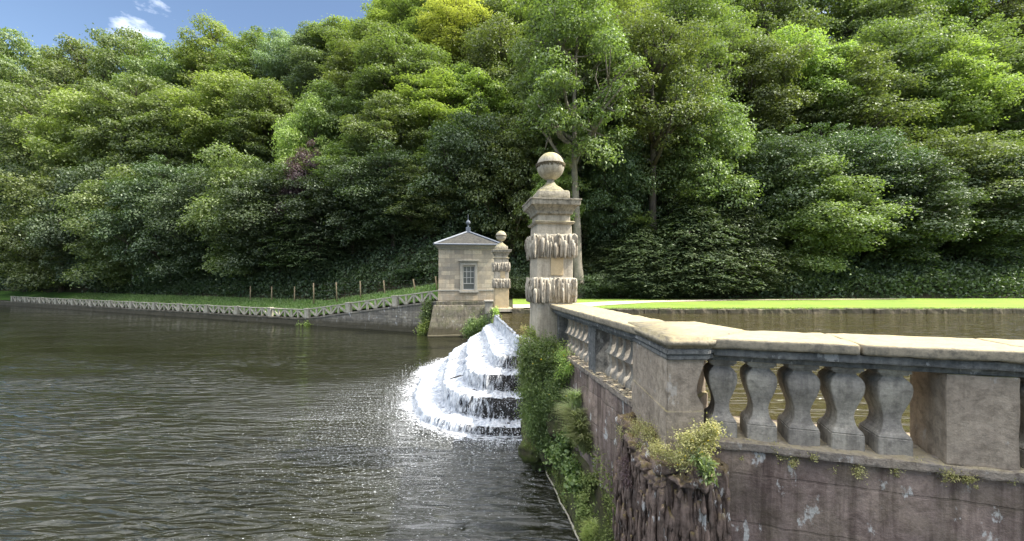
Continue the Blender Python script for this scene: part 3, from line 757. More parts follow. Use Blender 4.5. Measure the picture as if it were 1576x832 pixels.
for ip, pd in enumerate(piers):
    if ip < 5 or True:
        a0, a1 = prev, pd-.28
        n = 5; step = (a1-a0)/n
        up = True
        for i in range(n):
            x0, x1 = a0+step*i+.08, a0+step*(i+1)-.08
            z0, z1 = ztop(x0), ztop(x1)
            up = (i % 2 == 0)
            bb = MB()
            if up: bar(bb, fpt(x0)+Vector((0,0,z0+.06)), fpt(x1)+Vector((0,0,z1+HF-.08)), .13, .13)
            else: bar(bb, fpt(x0)+Vector((0,0,z0+HF-.08)), fpt(x1)+Vector((0,0,z1+.06)), .13, .13)
            bb.build('diagonal_bar', M['fence'], FN)
            if i < n-1:
                xm = a0+step*(i+1); zm = ztop(xm)
                bb = MB(); bar(bb, fpt(xm)+Vector((0,0,zm+.02)), fpt(xm)+Vector((0,0,zm+HF-.04)), .16, .12); bb.build('upright_bar', M['fence'], FN)
    # pier
    z = ztop(pd)
    bb = MB(); ang = math.atan2(wd_.y, wd_.x); bb.box(fpt(pd)+Vector((0,0,z+HF/2)), (.44,.3,HF+.04), ang, .02); bb.box(fpt(pd)+Vector((0,0,z+HF+.05)), (.5,.36,.08), ang, .02)
    bb.build('pier', M['fence'], FN)
    # thin top rail for the bay
    bb = MB(); bar(bb, fpt(prev-.1)+Vector((0,0,ztop(prev)+HF+.01)), fpt(a1+.06)+Vector((0,0,ztop(a1)+HF+.01)), .08, .16); bb.build('top_rail', M['fence'], FN)
    prev = pd+.28
# wooden posts with wire behind
random.seed(4)
tops = []
plabels = ['leftmost wooden post on the grass bank behind the zigzag fence','second wooden post from the left on the grass bank','upright middle wooden post on the bank, above the first dark bushy trees',
           'fourth wooden post from the left, leaning slightly','leaning wooden post on the bank, second from the pavilion','leaning wooden post beside the pavilion corner']
for k, (xb, yb_, xt, yt, Y_) in enumerate([(483,462,482.5,435,37),(518.5,459,517.5,434,36.2),(555,457,554.5,432,35.4),(593,456,590.5,431,34.6),(640,450,636,429,33),(673,444,670.5,425,31.2)]):
    a, c_ = px(xb, yb_, Y_), px(xt, yt, Y_)
    a.z -= .3
    b = MB(); b.tube([a, a.lerp(c_, .5)+Vector((.01,0,0)), c_], [.062,.058,.055], 8)
    tag(b.build('wooden_post', M['wood'], None, True), plabels[k], 'post', 'wooden posts on the grass bank'); tops.append((a, c_))
for k in range(1, 4):
    X_ = -18.0-3*k; Y_ = wall_y(X_)+4; z_ = ground(X_, Y_)
    b = MB(); b.tube([(X_,Y_,z_-.3),(X_+.02,Y_,z_+1.5)], [.06,.055], 8)
    tag(b.build('wooden_post', M['wood'], None, True), 'wooden post further left along the bank, past the leftmost zigzag bays', 'post', 'wooden posts past the left end')
b = MB()
for f in (.35, .6, .93):
    pts_ = [a.lerp(c_, f) for a, c_ in tops]
    b.tube(pts_, [.006]*len(pts_), 4)
tag(b.build('fence_wire', M['wire']), 'thin wire strands strung between the wooden posts', 'wire')

# ------------------------------------------------------------------ ball pillars
def drips(b, hx, hy, z0, z1, n_side, rnd, rad=.028, core=True):
    """stalactite band: core block covered by hanging tapered drips"""
    H = z1-z0
    if core: b.rect_loft([(z0+.01, hx-.075, hy-.075),(z0+.05, hx-.06, hy-.06),(z1-.06, hx-.045, hy-.045),(z1-.015, hx-.06, hy-.06),(z1, hx-.1, hy-.1)])
    for side in range(4):
        L = hx if side % 2 == 0 else hy; D = hy if side % 2 == 0 else hx
        cnt = int(n_side*L/hx)
        for layer in range(3):
            for i in range(cnt):
                u = -L+.02+(2*L-.04)*(i+rnd.uniform(.15,.85))/cnt
                r = rad*rnd.uniform(.45,1.3)
                dz = D-.065+layer*.016+rnd.uniform(-.022,.034)
                top = z1-rnd.uniform(0,.03) if layer == 0 else z1-rnd.uniform(0, H*.45)
                ln = rnd.uniform(.35,.9)*H if layer else rnd.uniform(.7,.98)*H
                bot = max(z0-rnd.uniform(0,.02), top-ln)
                w1 = rnd.uniform(-.006,.006)
                p = []
                for f, o_, q in ((0,-.035,.55),(.05,-.008,1.0),(.35,.0,1.05),(.75,-.003,.85),(.95,-.006,.6),(1.0,-.008,.2)):
                    uu = u+w1*f*4; d = dz+o_
                    zz = top+(bot-top)*f
                    co = {0:(uu,-d),1:(d,uu),2:(-uu,d),3:(-d,-uu)}[side]
                    p.append((co[0], co[1], zz)); 
                b.tube(p, [r*q for q in (.55,1,1.05,.85,.6,.2)], 6)
def ball_pillar(base, label, base_z, foot_z):
    """base: centre; z values are world heights of the near pillar, shifted by base_z"""
    rt = empty('ball_pillar', (base[0], base[1], base_z+.75), WALLD, label=label, cat='pillar', group='ball topped pillars at the ends of the weir')
    o = -1.9                            # heights below were measured with the foot at 1.9
    z = lambda v: v+o
    h = .375
    b = MB(); b.rect_loft([(foot_z, h+.01, h+.01),(z(2.64), h, h)], r=.05); b.sub(.15).rough(.006, 3); b.build('lower_shaft', M['ochre'] if base[1] > 15 else M['pillar'], rt)
    b = MB(); b.rect_loft([(z(3.02), h, h),(z(3.58), h, h)], r=.05); mid = b.sub(.15).rough(.004, 3).build('middle_shaft', M['pillar'], rt)
    b = MB(); b.box((.04,-h-.004,z(3.34)), (.26,.03,.36), 0, .01); b.build('ochre_block', M['ochre'], mid)
    b = MB(); b.rect_loft([(z(3.94), h-.01, h-.01),(z(4.20), h-.02, h-.02),(z(4.21), h+.02, h+.02),(z(4.245), h+.045, h+.045),(z(4.26), h+.02, h+.02),(z(4.27), h-.04, h-.04),(z(4.40), h-.045, h-.045)], r=.05)
    b.build('upper_shaft', M['pillar'], rt)
    b = MB(); b.rect_loft([(z(4.39), h-.03, h-.03),(z(4.41), h+.0, h+.0),(z(4.46), h+.01, h+.01),(z(4.52), h+.05, h+.05),(z(4.57), h+.10, h+.10),(z(4.575), h+.125, h+.125),(z(4.67), h+.135, h+.135),(z(4.675), h+.15, h+.15),(z(4.70), h+.15, h+.15),(z(4.72), h-.02, h-.02)], r=.04)
    b.sub(.2).rough(.006, 4); b.build('cornice', M['cornice'], rt)
    rnd = random.Random(base[1])
    for a, c in ((2.60, 3.12), (3.50, 4.00)):
        b = MB(); drips(b, h+.085, h+.085, z(a), z(c), 22, rnd); b.build('dripstone_band', M['tufa'], rt, True)
    b = MB(); b.rect_loft([(z(4.71), .33,.33),(z(4.72), .335,.335),(z(4.87), .33,.33),(z(4.90), .31,.31)], r=.1)
    b.lathe([(.32,4.86),(.315,4.90),(.27,4.96),(.235,4.985),(.225,5.00),(.17,5.03),(.12,5.07),(.085,5.12),(.072,5.17),(.085,5.19),(.092,5.21),(.075,5.23),(.11,5.245)], (0,0,o), 28)
    b.build('finial_base', M['cornice'], rt, True)
    prof = [(.02,5.155)]
    for i in range(1, 40):
        a = -math.pi/2+math.pi*i/40; prof.append((.288*math.cos(a), 5.46+.292*math.sin(a)))
    prof.append((.01,5.752))
    b = MB(); b.lathe(prof, (0,0,o), 40)
    for v in b.bm.verts: v.co += v.co.normalized()*0
    bl = b.build('ball', M['ball'], rt, True)
    b = MB(); b.lathe([(.27,5.475),(.312,5.478),(.318,5.49),(.312,5.502),(.27,5.51)], (0,0,o), 40)
    for i in range(58):
        a = 2*math.pi*i/58+rnd.uniform(-.03,.03); L = rnd.uniform(.03,.075); r = .3
        b.tube([(r*math.cos(a), r*math.sin(a), z(5.49)), (r*math.cos(a), r*math.sin(a), z(5.49)-L*.6), ((r-.012)*math.cos(a), (r-.012)*math.sin(a), z(5.49)-L)], [.014,.012,.004], 5)
    b.build('drip_ring', M['dripdark'], bl, True)
    return rt
PC = dam(8.66, .05)
ball_pillar((PC.x, PC.y), 'large near stone pillar with ball finial and two dripstone bands at the end of the balustrade', 1.90, -1.0)
FP = dam(22.35, -.03+.55)
FP = Vector((-.60, 22.35, 0))
fpil = ball_pillar((FP.x, FP.y), 'small looking far stone pillar with ball finial across the weir beside the pavilion', 1.86, -.45)
b = MB(); b.box((0,0,-.47), (1.15,1.15,.2), 0, .03); b.build('plinth', M['pillar'], fpil)

# ------------------------------------------------------------------ dam wall and abutments
def dampoly(pts): return [tuple(dam(s_, t_)[:2]) for s_, t_ in pts]
DW = empty('dam_wall', tuple(dam(4.6, .3)), label='tall stained masonry dam wall under the balustrade with moss and white streaks', cat='wall')
DWl = Vector(DW.location)
def loc(p, o=DWl): return (p[0]-o.x, p[1]-o.y, p[2]-o.z)
b = MB()
# wall face below the balustrade (s 4.4 .. 8.3), fine grid so the face can be rough
def wallgrid(b, p0, p1, z0, z1, thick, amp, nstep=.05, seed=0, batter=0.0, streaky=True, ztop_fn=None):
    p0, p1 = Vector(p0), Vector(p1); L = (p1-p0).length; d = (p1-p0)/L; nrm = Vector((d.y, -d.x, 0))
    nu = max(2, int(L/nstep)); nv = max(2, int((z1-z0)/nstep))
    g = []
    for j in range(nv+1):
        row = []
        for i in range(nu+1):
            u = i/nu*L; z = z0+(z1-z0)*j/nv
            if streaky: h = mnoise.fractal(Vector((u*5+seed, z*.7, seed)), .8, 2.1, 4)*amp + mnoise.noise(Vector((u*2.2, z*2.0, seed+9)))*amp*.8
            else: h = mnoise.fractal(Vector((u*3+seed, z*3, seed)), .8, 2.1, 4)*amp
            p = p0+d*u+nrm*(h+batter*(1-(z-z0)/(z1-z0))); row.append(b.bm.verts.new((p.x, p.y, z)))
        g.append(row)
    for j in range(nv):
        for i in range(nu):
            b.bm.faces.new((g[j][i], g[j][i+1], g[j+1][i+1], g[j+1][i]))
    back = [p0-nrm*thick, p1-nrm*thick]
    v = [b.bm.verts.new((back[0].x, back[0].y, z0)), b.bm.verts.new((back[1].x, back[1].y, z0)), b.bm.verts.new((back[1].x, back[1].y, z1)), b.bm.verts.new((back[0].x, back[0].y, z1))]
    b.bm.faces.new((g[-1][0], *g[-1][1:], v[2], v[3]))     # top
    b.bm.faces.new((v[0], v[1], v[2], v[3]))
    b.bm.faces.new([g[j][0] for j in range(nv+1)]+[v[3], v[0]])
    b.bm.faces.new([g[j][-1] for j in range(nv+1)]+[v[2], v[1]])
def wcoord(p): return Vector((p[0]-DWl.x, p[1]-DWl.y))
def W(s_, t_): q = dam(s_, t_)-DWl; return (q.x, q.y, 0)
b = MB(); wallgrid(b, W(9.6,.07), W(4.5,.07), -1.0, 2.36, .9, .028, .045, 3); b.build('wall_face', M['darkwall'], DW, True)
# stretch beyond the buttress to the weir
b = MB(); wallgrid(b, W(13.2,.08), W(9.5,.08), -1.0, 1.9, .8, .04, .1, 5); b.build('weir_side_wall', M['darkwall'], DW, True)
# mossy footing
b = MB(); N = 40; rings = []
for i in range(N+1):
    s_ = 3.6+(8.9-3.6)*i/N; wob = .05*mnoise.noise(Vector((s_*2.2,1,0)))
    rings.append([Vector(W(s_, t_+ (wob if k < 3 else 0)))+Vector((0,0,z_+ .06*mnoise.noise(Vector((s_*3, k, 4))))) for k, (t_, z_) in enumerate([(-.13,-.6),(-.13,.0),(-.09,.12),(-.02,.5),(.03,.95),(.3,1.0),(.3,-.6)])])
b.loft(rings); b.sub(.12).rough(.05, 3.0); b.build('mossy_footing', M['mossrock'], DW, True)
b = MB()
pts_ = [Vector(W(s_, -.155+.05*mnoise.noise(Vector((s_*2.2,1,0)))+.012*mnoise.noise(Vector((s_*9,3,0)))))+Vector((0,0,.015)) for s_ in np.linspace(3.7,8.7,90)]
b.tube(pts_, [.014+.01*abs(mnoise.noise(Vector((i*.9,0,0)))) for i in range(len(pts_))], 6); b.build('lime_edge', M['tufa'], DW)
# buttress carrying the pillar
BT = empty('buttress', tuple(dam(9.05,.16)), WALLD, label='overgrown stone buttress under the near pillar, rising from the lake by the cascade', cat='buttress')
b = MB(); b.rect_loft([(-1,.62,.78),(.2,.60,.76),(.8,.52,.72),(1.6,.50,.70),(1.62,.56,.74),(1.78,.56,.74)], (0.04,0,0), 0, .08)
b.sub(.12).rough(.06, 2.2); b.build('masonry', M['mossrock'], BT)
# mossy rocks at the foot
for (xx, yy, rr, Y_, lab) in [(820,690,.26,8.25,'rounded mossy rock at the foot of the overgrown buttress'),(848,700,.22,7.9,'second mossy rock right of the rounded one at the buttress foot'),(858,655,.24,7.6,'mossy brown rock in the wall niche below the bushes')]:
    c_ = px(xx, yy, Y_); b = MB(); bmesh.ops.create_icosphere(b.bm, subdivisions=4, radius=rr, matrix=Matrix.Translation(c_) @ Matrix.Diagonal((1.0,1.1,1.05,1)))
    b.rough(.09, 2.6, .01); tag(b.build('mossy_rock', M['mossrock'], None, True), lab, 'rock', 'mossy rocks at the buttress foot')
b = MB(); pts_ = [px(*q) for q in [(812,668,8.0),(825,676,7.9),(842,684,7.7),(860,687,7.4),(882,690,7.1)]]
b.tube(pts_, [.035]*5, 10); tag(b.build('black_hose', M['hose'], None, True), 'thick black hose curving over the mossy rocks at the buttress foot', 'hose')
# far abutment
AB = empty('weir_abutment', tuple(dam(24.0,.4)), WALLD, label='dark rough masonry abutment between the far pillar and the pavilion foundation', cat='wall')
b = MB(); b.box((.28,0,.45), (1.3,6.6,2.9), 0, .05); b.sub(.25).rough(.06, 1.5); b.build('masonry', M['foundation'], AB)
b = MB(); b.box((-.25,1.0,2.05), (.42,.5,.75), 0, .03); b.box((-.25,1.0,2.47), (.56,.62,.1), 0, .02); b.build('end_pier', M['trim'], AB)
b = MB(); b.box((.30,-3.0,1.62), (1.36,1.0,.5), 0, .04); b.sub(.25).rough(.03, 1.5); b.build('ochre_footing', M['ashlar_low'], AB)

# ------------------------------------------------------------------ balustrade
BL = empty('balustrade', tuple(dam(4.6,.3)), label='weathered stone balustrade with square vase balusters and a sandy coping above the dam', cat='balustrade')
CT, CB = EYE-.52, EYE-.61            # coping top and bottom
def D(s_, t_, z=0): q = dam(s_, t_, z)-Vector(BL.location); return Vector((q.x, q.y, z))
rot1 = Matrix.Rotation(WALLD, 4, 'Z')
b = MB()
for (a, c) in ((4.2,5.7),(5.705,7.1),(7.105,8.4)):
    m_ = D((a+c)/2, .27, (CT+CB)/2); b.box(m_, (.64, c-a, CT-CB), WALLD, .024, seg=3)
b.sub(.08).rough(.007, 5, .003); b.build('coping', M['coping'], BL, True)
b = MB(); b.box(D(6.35, .26, CB-.035), (.52, 4.1, .068), WALLD, .015); b.box(D(6.35, .27, CB-.095), (.42, 4.1, .05), WALLD, .01)
b.sub(.1).rough(.007, 6); b.build('top_rail', M['rail'], BL)
b = MB()
rnd = random.Random(2)
s_ = 4.45
while s_ < 8.3:
    L = rnd.uniform(.7,1.0); e_ = min(s_+L, 8.3)
    b.box(D((s_+e_)/2, .40, 2.40), (.70, e_-s_-.012, .075), WALLD, .015)
    s_ = e_
b.sub(.06).rough(.018, 7, .006); b.build('ledge', M['ledge'], BL)
b = MB()      # broken chips and debris on the ledge
for i in range(150):
    p = D(rnd.uniform(4.6,8.0), rnd.uniform(.08,.24), 2.445); r_ = rnd.uniform(.01,.034)
    b.box(p, (r_*2.6, r_*2.2, r_*1.0), rnd.uniform(0,3), r_*.3, seg=1)
b.build('ledge_chips', M['ledge'], BL)['kind'] = 'stuff'
def baluster_secs(w_, d_, z0, z1, mirror=None):
    H = z1-z0
    prof = [(0,1.0),(.09,1.0),(.092,.97),(.12,.93),(.15,.80),(.19,.60),(.24,.46),(.30,.40),(.36,.42),(.41,.52),(.46,.66),(.485,.72),(.49,1.0),(.505,1.02),(.53,.90),(.57,.70),(.63,.54),(.70,.44),(.78,.39),(.87,.38),(.872,.55),(.885,.57),(.90,.42),(.92,.42),(.922,.80),(1,.80)]
    return [(z0+H*f, w_*k, d_*(k*.75+.25)) for f, k in prof]
def add_baluster(p, rz, w_=.092, d_=.13):
    b = MB(); b.rect_loft(baluster_secs(w_, d_, 0, CB-.12-2.43), (0,0,0), 0, .10)
    return b
bz = 2.43
def bulb_secs(w_, d_, H):
    prof = [(0,.98),(.19,.98),(.195,.92),(.21,.95),(.235,.86),(.26,.72),(.30,.60),(.35,.53),(.41,.50),(.47,.55),(.54,.68),(.62,.84),(.70,.96),(.77,1.0),(.83,.95),(.87,.80),(.90,.62),(.925,.58),(.93,.80),(.95,.82),(.955,.95),(1,.95)]
    return [(H*f, w_*k, d_*(k*.6+.4)) for f, k in prof]
bmb = MB(); bmb.rect_loft(bulb_secs(.118, .16, CB-.12-2.43), (0,0,0), 0, .10); bmesh.ops.recalc_face_normals(bmb.bm, faces=bmb.bm.faces)
bulb_me = bpy.data.meshes.new('baluster'); bmb.bm.to_mesh(bulb_me); bmb.bm.free(); bulb_me.materials.append(M['baluster'])
bme = add_baluster(None, 0); bmesh.ops.recalc_face_normals(bme.bm, faces=bme.bm.faces)
for f in bme.bm.faces: f.smooth = False
bmesh_me = bpy.data.meshes.new('baluster'); bme.bm.to_mesh(bmesh_me); bme.bm.free(); bmesh_me.materials.append(M['baluster'])
def put_baluster(p, rz, me=None):
    o = bpy.data.objects.new('baluster', me or bmesh_me); col.objects.link(o); o.parent = BL; o.location = p; o.rotation_euler = (0,0,rz+rnd.uniform(-.02,.02))
for i in range(7): put_baluster(D(6.42+.19+.245*i, .34, bz), WALLD+math.pi/2*0 + math.pi/2)
for i in range(6): put_baluster(D(5.98-.10-.233*i, .34, bz), WALLD+math.pi/2)
b = MB(); b.box(D(6.2, .285, (2.43+CB-.12)/2), (.39,.30,CB-.12-2.43), WALLD, .012); b.sub(.1).rough(.008, 5); b.build('pier', M['rail'], BL)
b = MB(); b.box(D(8.2, .285, (2.43+CB-.12)/2), (.39,.12,CB-.12-2.43), WALLD, .012); b.build('pier', M['rail'], BL)
# corner pier
BO = Vector(BL.location)
def rel(x, y, z=0): return Vector((x-BO.x, y-BO.y, z))
pz0 = 2.36
pier_poly = [(1.345,3.52),(1.545,3.52),(1.56,3.80),(1.98,4.15),(2.02,4.62),(1.385,4.66)]
def rp(poly, d=0):
    c_ = Vector((sum(p[0] for p in poly)/len(poly), sum(p[1] for p in poly)/len(poly)))
    return [tuple(((Vector(p)-c_)*(1+d)+c_-Vector((BO.x, BO.y)))[:2]) for p in poly]
b = MB(); b.prism(rp(pier_poly), pz0-.3, CB-.09, .008)
b.prism(rp([(1.335,3.507),(1.662,3.507),(1.675,3.75),(1.98,4.1),(2.03,4.62),(1.378,4.668)]), pz0-.3, EYE-1.15, .006)
b.sub(.06).rough(.007, 5, .003)
cp = b.build('corner_pier', M['pier'], BL)
# engaged half baluster on the right of the pier front: flat profile extruded
prof = [(1.15,1.665),(1.10,1.660),(1.07,1.635),(1.02,1.610),(.97,1.602),(.90,1.612),(.83,1.636),(.76,1.660),(.70,1.672),(.67,1.675),(.665,1.66)]
b = MB(); pl = [(1.53, 1.15)]+[(x_, h_) for h_, x_ in prof]+[(1.53,.665)]
fr = [b.bm.verts.new(rel(x_, 3.525, EYE-h_)) for x_, h_ in pl]; bk = [b.bm.verts.new(rel(x_+.03, 3.74, EYE-h_)) for x_, h_ in pl]
b.bm.faces.new(fr); b.bm.faces.new(bk[::-1])
for i in range(len(pl)): b.bm.faces.new((fr[i], fr[(i+1)%len(pl)], bk[(i+1)%len(pl)], bk[i]))
b.build('half_baluster', M['pier'], BL)
b = MB()
cop_poly = [(1.305,3.455),(1.70,3.455),(2.30,3.95),(2.16,4.78),(1.325,4.76)]
b.prism(rp(cop_poly), CB+.005, CT+.016, .028)
b.sub(.07).rough(.004, 5, .002); b.build('pier_coping', M['coping'], BL, True)
b = MB(); b.prism(rp([(1.325,3.478),(1.69,3.478),(2.1,3.85),(2.12,4.72),(1.345,4.73)]), CB-.045, CB+.002, .008)
b.prism(rp([(1.336,3.495),(1.68,3.495),(2.05,3.82),(2.08,4.69),(1.36,4.70)]), CB-.095, CB-.047, .008); b.sub(.08).rough(.004,6)
b.build('pier_rail', M['rail'], BL)
# second run, towards the right of the camera
A2 = R(-18); r2 = Vector((math.cos(A2), math.sin(A2), 0)); n2 = Vector((-r2.y, r2.x, 0))   # n2 points to the pond
O2 = Vector((1.62, 3.60, 0))
def E(a, t_, z): q = O2+r2*a+n2*t_; return Vector((q.x-BO.x, q.y-BO.y, z))
b = MB()
for a, c in ((.10,1.2),(1.212,2.3),(2.312,3.4),(3.412,5.0)): b.box(E((a+c)/2, .33, (CT+CB)/2), (c-a, .74, CT-CB), A2, .024, seg=3)
b.sub(.08).rough(.007, 5, .003); b.build('coping', M['coping'], BL, True)
b = MB(); b.box(E(2.6, .31, CB-.035), (4.9,.62,.068), A2, .015); b.box(E(2.6, .30, CB-.095), (4.9,.46,.05), A2, .01); b.sub(.1).rough(.006, 6); b.build('top_rail', M['rail'], BL)
b = MB(); b.box(E(2.55, .36, 2.40), (5.0,.70,.075), A2, .015); b.sub(.06).rough(.016, 7, .005); b.build('ledge', M['ledge'], BL)
for i in range(5): put_baluster(E(.24+.31*i, .26, bz), A2, bulb_me)
b = MB(); b.box(E(1.98, .28, (2.43+CB-.12)/2), (.42,.46,CB-.12-2.43), A2, .012); b.sub(.1).rough(.008, 5); b.build('pier', M['pier'], BL)
for i in range(8): put_baluster(E(2.38+.31*i, .26, bz), A2, bulb_me)

# near wall below the corner and the second run
NW = empty('near_wall', (1.7,3.5,0), label='brown stained wall with dripstone columns and mossy top below the corner pier', cat='wall')
NO = Vector(NW.location)
def nl(x, y): return (x-NO.x, y-NO.y, 0)
b = MB(); q0 = O2+n2*.06+r2*0.0; q1 = O2+n2*.06+r2*5.0
wallgrid(b, nl(q0.x, q0.y), nl(q1.x, q1.y), -1.0, 2.37, .9, .03, .04, 21); b.build('wall_face', M['darkwall'], NW, True)
# block under the pier, left and front faces clad with hanging dripstone
b = MB(); wallgrid(b, nl(1.22,4.75), nl(1.25,3.45), -1.0, 2.25, .6, .035, .035, 31)
wallgrid(b, nl(1.25,3.45), nl(1.80,3.40), -1.0, 2.25, .6, .04, .035, 33); b.build('pier_footing', M['darktufa'], NW, True)
b = MB(); rnd = random.Random(8)
def dripline(b, p0, p1, n_, zt, spread, rad, lmin, lmax, out):
    p0, p1 = Vector((*p0, 0)), Vector((*p1, 0)); d = (p1-p0).normalized(); nr = Vector((d.y, -d.x, 0))
    for i in range(n_):
        f = (i+rnd.random())/n_; p = p0.lerp(p1, f)+nr*rnd.uniform(.0, out)
        top = zt+rnd.uniform(-spread, .0); bot = top-rnd.uniform(lmin, lmax); r_ = rad*rnd.uniform(.5,1.4)
        ps = []; rs = []
        for k in range(9):
            g = k/8; wob = Vector((mnoise.noise(Vector((i*3.1, g*3, 0))), mnoise.noise(Vector((i*3.1, g*3, 7))), 0))*.022
            ps.append(p+wob+nr*(-.03 if k == 0 else 0)+Vector((0,0,top+(bot-top)*g))); rs.append(r_*(.5 if k == 0 else (1.15-.75*g)*(1+.25*mnoise.noise(Vector((i*2, g*9, 3))))))
        b.tube(ps, rs, 7)
dripline(b, nl(1.21,4.6)[:2], nl(1.24,3.46)[:2], 46, 2.25, .35, .020, .3, 1.7, .035)
dripline(b, nl(1.24,3.43)[:2], nl(1.80,3.38)[:2], 34, 2.25, .40, .019, .3, 1.6, .04)
for i in range(140):
    f = rnd.random(); side_ = rnd.random() < .5
    pp = (Vector((*nl(1.21,4.6)[:2],0)).lerp(Vector((*nl(1.24,3.46)[:2],0)), f)+Vector((-rnd.uniform(.02,.07),0,0))) if side_ else (Vector((*nl(1.24,3.43)[:2],0)).lerp(Vector((*nl(1.80,3.38)[:2],0)), f)+Vector((0,-rnd.uniform(.02,.08),0)))
    zt_ = rnd.uniform(.6, 2.25); L_ = rnd.uniform(.08,.4); r_ = rnd.uniform(.008,.022)
    b.tube([pp+Vector((0,0,zt_)), pp+Vector((rnd.uniform(-.01,.01),0,zt_-L_*.5)), pp+Vector((0,0,zt_-L_))], [r_*.7, r_, r_*.25], 6)
b.sub(.07).rough(.022, 8, .008); b.build('dripstone_columns', M['darktufa'], NW, True)
b = MB(); b.box((1.52-NO.x, 3.72-NO.y, 2.235), (.60,.62,.09), 0, .03); b.box((1.36-NO.x, 4.2-NO.y, 2.235), (.28,.9,.09), 0, .03); b.sub(.06).rough(.035, 5, .01); b.build('footing_top', M['darktufa'], NW, True)
for (xx, yy, zz, r_, sq) in [(1.24,4.20,2.26,.16,.8),(1.22,3.92,2.24,.15,.7),(1.22,3.66,2.20,.15,.85),(1.27,3.50,2.12,.14,.8),(1.42,3.44,2.14,.13,.6),(1.60,3.40,2.14,.12,.6),(1.27,3.72,2.30,.12,.6),(1.24,4.45,2.25,.13,.8)]:
    b = MB(); bmesh.ops.create_icosphere(b.bm, subdivisions=4, radius=r_*.8, matrix=Matrix.Translation((xx-NO.x+.03, yy-NO.y+.03, zz)) @ Matrix.Diagonal((1,1.2,sq,1)))
    b.rough(.085, 8, .02, off=xx*9); b.build('mossy_lump', M['darktufa'], NW, True)

# ------------------------------------------------------------------ cascade
ZT = [1.965, 1.48, 1.13, .70, .18, -.05]
TP = [
 [(1.2,12.8),(.35,12.8),(.27,12.95),(.2,13.3),(-.25,16.8),(-.72,20.1),(-.74,20.4)],
 [(1.2,12.2),(.23,12.12),(-.21,12.15),(-.55,12.9),(-.95,16.5),(-1.28,19.3),(-1.1,20.4)],
 [(1.2,11.3),(.09,11.2),(-.6,11.33),(-1.27,12.2),(-1.65,15.6),(-1.84,18.2),(-1.5,20.2)],
 [(1.2,10.6),(.13,10.47),(-1.0,10.75),(-1.85,11.8),(-2.25,14.4),(-2.5,17.6),(-2.1,19.8)],
 [(1.2,10.0),(.08,9.86),(-1.26,10.16),(-2.45,11.3),(-3.1,13.8),(-3.3,17.0),(-2.8,19.2)],
 [(1.2,9.75),(.06,9.58),(-1.34,9.86),(-2.70,11.1),(-3.42,13.8),(-3.65,17.2),(-3.1,19.6)]]
def catmull(P, n):
    P = [np.array(p, float) for p in P]; P = [2*P[0]-P[1]]+P+[2*P[-1]-P[-2]]; out = []; k = len(P)-3
    for i in range(n+1):
        t = min(i/n*k, k-1e-6); j = int(t); f = t-j; a, b_, c, d = P[j:j+4]
        out.append(.5*((2*b_)+(-a+c)*f+(2*a-5*b_+4*c-d)*f*f+(-a+3*b_-3*c+d)*f**3))
    return np.array(out)
NU = 520
C = [catmull(p, NU) for p in TP]
ln = np.concatenate([[0], np.cumsum(np.linalg.norm(np.diff(C[3], axis=0), axis=1))])
def out_n(c):
    t = np.gradient(c, axis=0); n = np.stack([-t[:,1], t[:,0]], 1)
    n /= np.linalg.norm(n, axis=1, keepdims=True).clip(1e-6); return -n if n[NU//2,0] > 0 else n
OUT = [out_n(c) for c in C]
def rows_for(off, fall, drop_n, tread_n, lift):
    rows = []    # each row: xy array, z, v coordinate, type (0 tread, 1 drop)
    v = 0
    for k in range(5):
        lip = C[k]; nx_ = OUT[k]; nxt = C[k+1]; H = ZT[k]-ZT[k+1]
        foot = lip+nx_*(fall+off)
        for j in range(drop_n):
            f = j/drop_n
            p = lip+nx_*(off+fall*math.sqrt(f) if fall > .02 else off+fall*f); z = ZT[k]+lift-(H)*f**1.15
            rows.append((p, z, v+f*H, 1, k))
        v += H
        for j in range(tread_n):
            f = j/tread_n
            p = foot*(1-f)+(nxt+OUT[k+1]*off)*f; z = ZT[k+1]+lift*(1+.0*f)
            rows.append((p, z, v+f*.8, 0, k))
        v += .8
    return rows
def cascade_mesh(name, rows, mat, parent, amp, uvs=False, hole=False):
    V = []; cov = []; UV = []
    for (p, z, v, ty, k) in rows:
        u = ln; n_ = OUT[min(k+(ty == 0), 5)]
        for i in range(NU+1):
            a = mnoise.fractal(Vector((u[i]*3.2, v*1.1, amp*50)), .7, 2.2, 3)*amp
            a2 = mnoise.noise(Vector((u[i]*9, v*3.5, 3)))*amp*.7
            q = p[i]+n_[i]*((a+a2) if ty else a*.3)
            zz = z+((a+a2)*.9 if not ty else a*.25)
            V.append((q[0], q[1], max(zz, -.06)))
            f = i/NU
            # cover: full on the lake side, thin towards the wall on the near side
            c_ = .76 if f > .55 else (.42 + (f-.2)/.35*.34 if f > .2 else .42-.10*(1-f/.2))
            if ty == 0: c_ = max(min(c_, .84), .70)
            if k == 0 and ty: c_ = .72
            cov.append(c_+.05)
            UV.append((u[i], v))
    n1 = NU+1; m = len(rows); J = np.arange(n1*m).reshape(m, n1)
    q = np.stack([J[:-1,:-1].ravel(), J[:-1,1:].ravel(), J[1:,1:].ravel(), J[1:,:-1].ravel()], 1)
    me = np_mesh(name, V, q)
    if uvs:
        at = me.attributes.new('cover', 'FLOAT', 'POINT'); at.data.foreach_set('value', np.array(cov, dtype=np.float32))
        ul = me.uv_layers.new(name='UVMap'); li = np.zeros(len(me.loops), dtype=np.int32); me.loops.foreach_get('vertex_index', li)
        ul.data.foreach_set('uv', np.array(UV, dtype=np.float32)[li].ravel())
    return link(name, me, mat, parent, True)
CS = empty('cascade', (0,0,0), label='stepped stone weir with white water fanning down five curved tiers into the lake', cat='cascade')
cascade_mesh('stone_steps', rows_for(0, .005, 5, 5, 0), M['wetstone'], CS, .03)
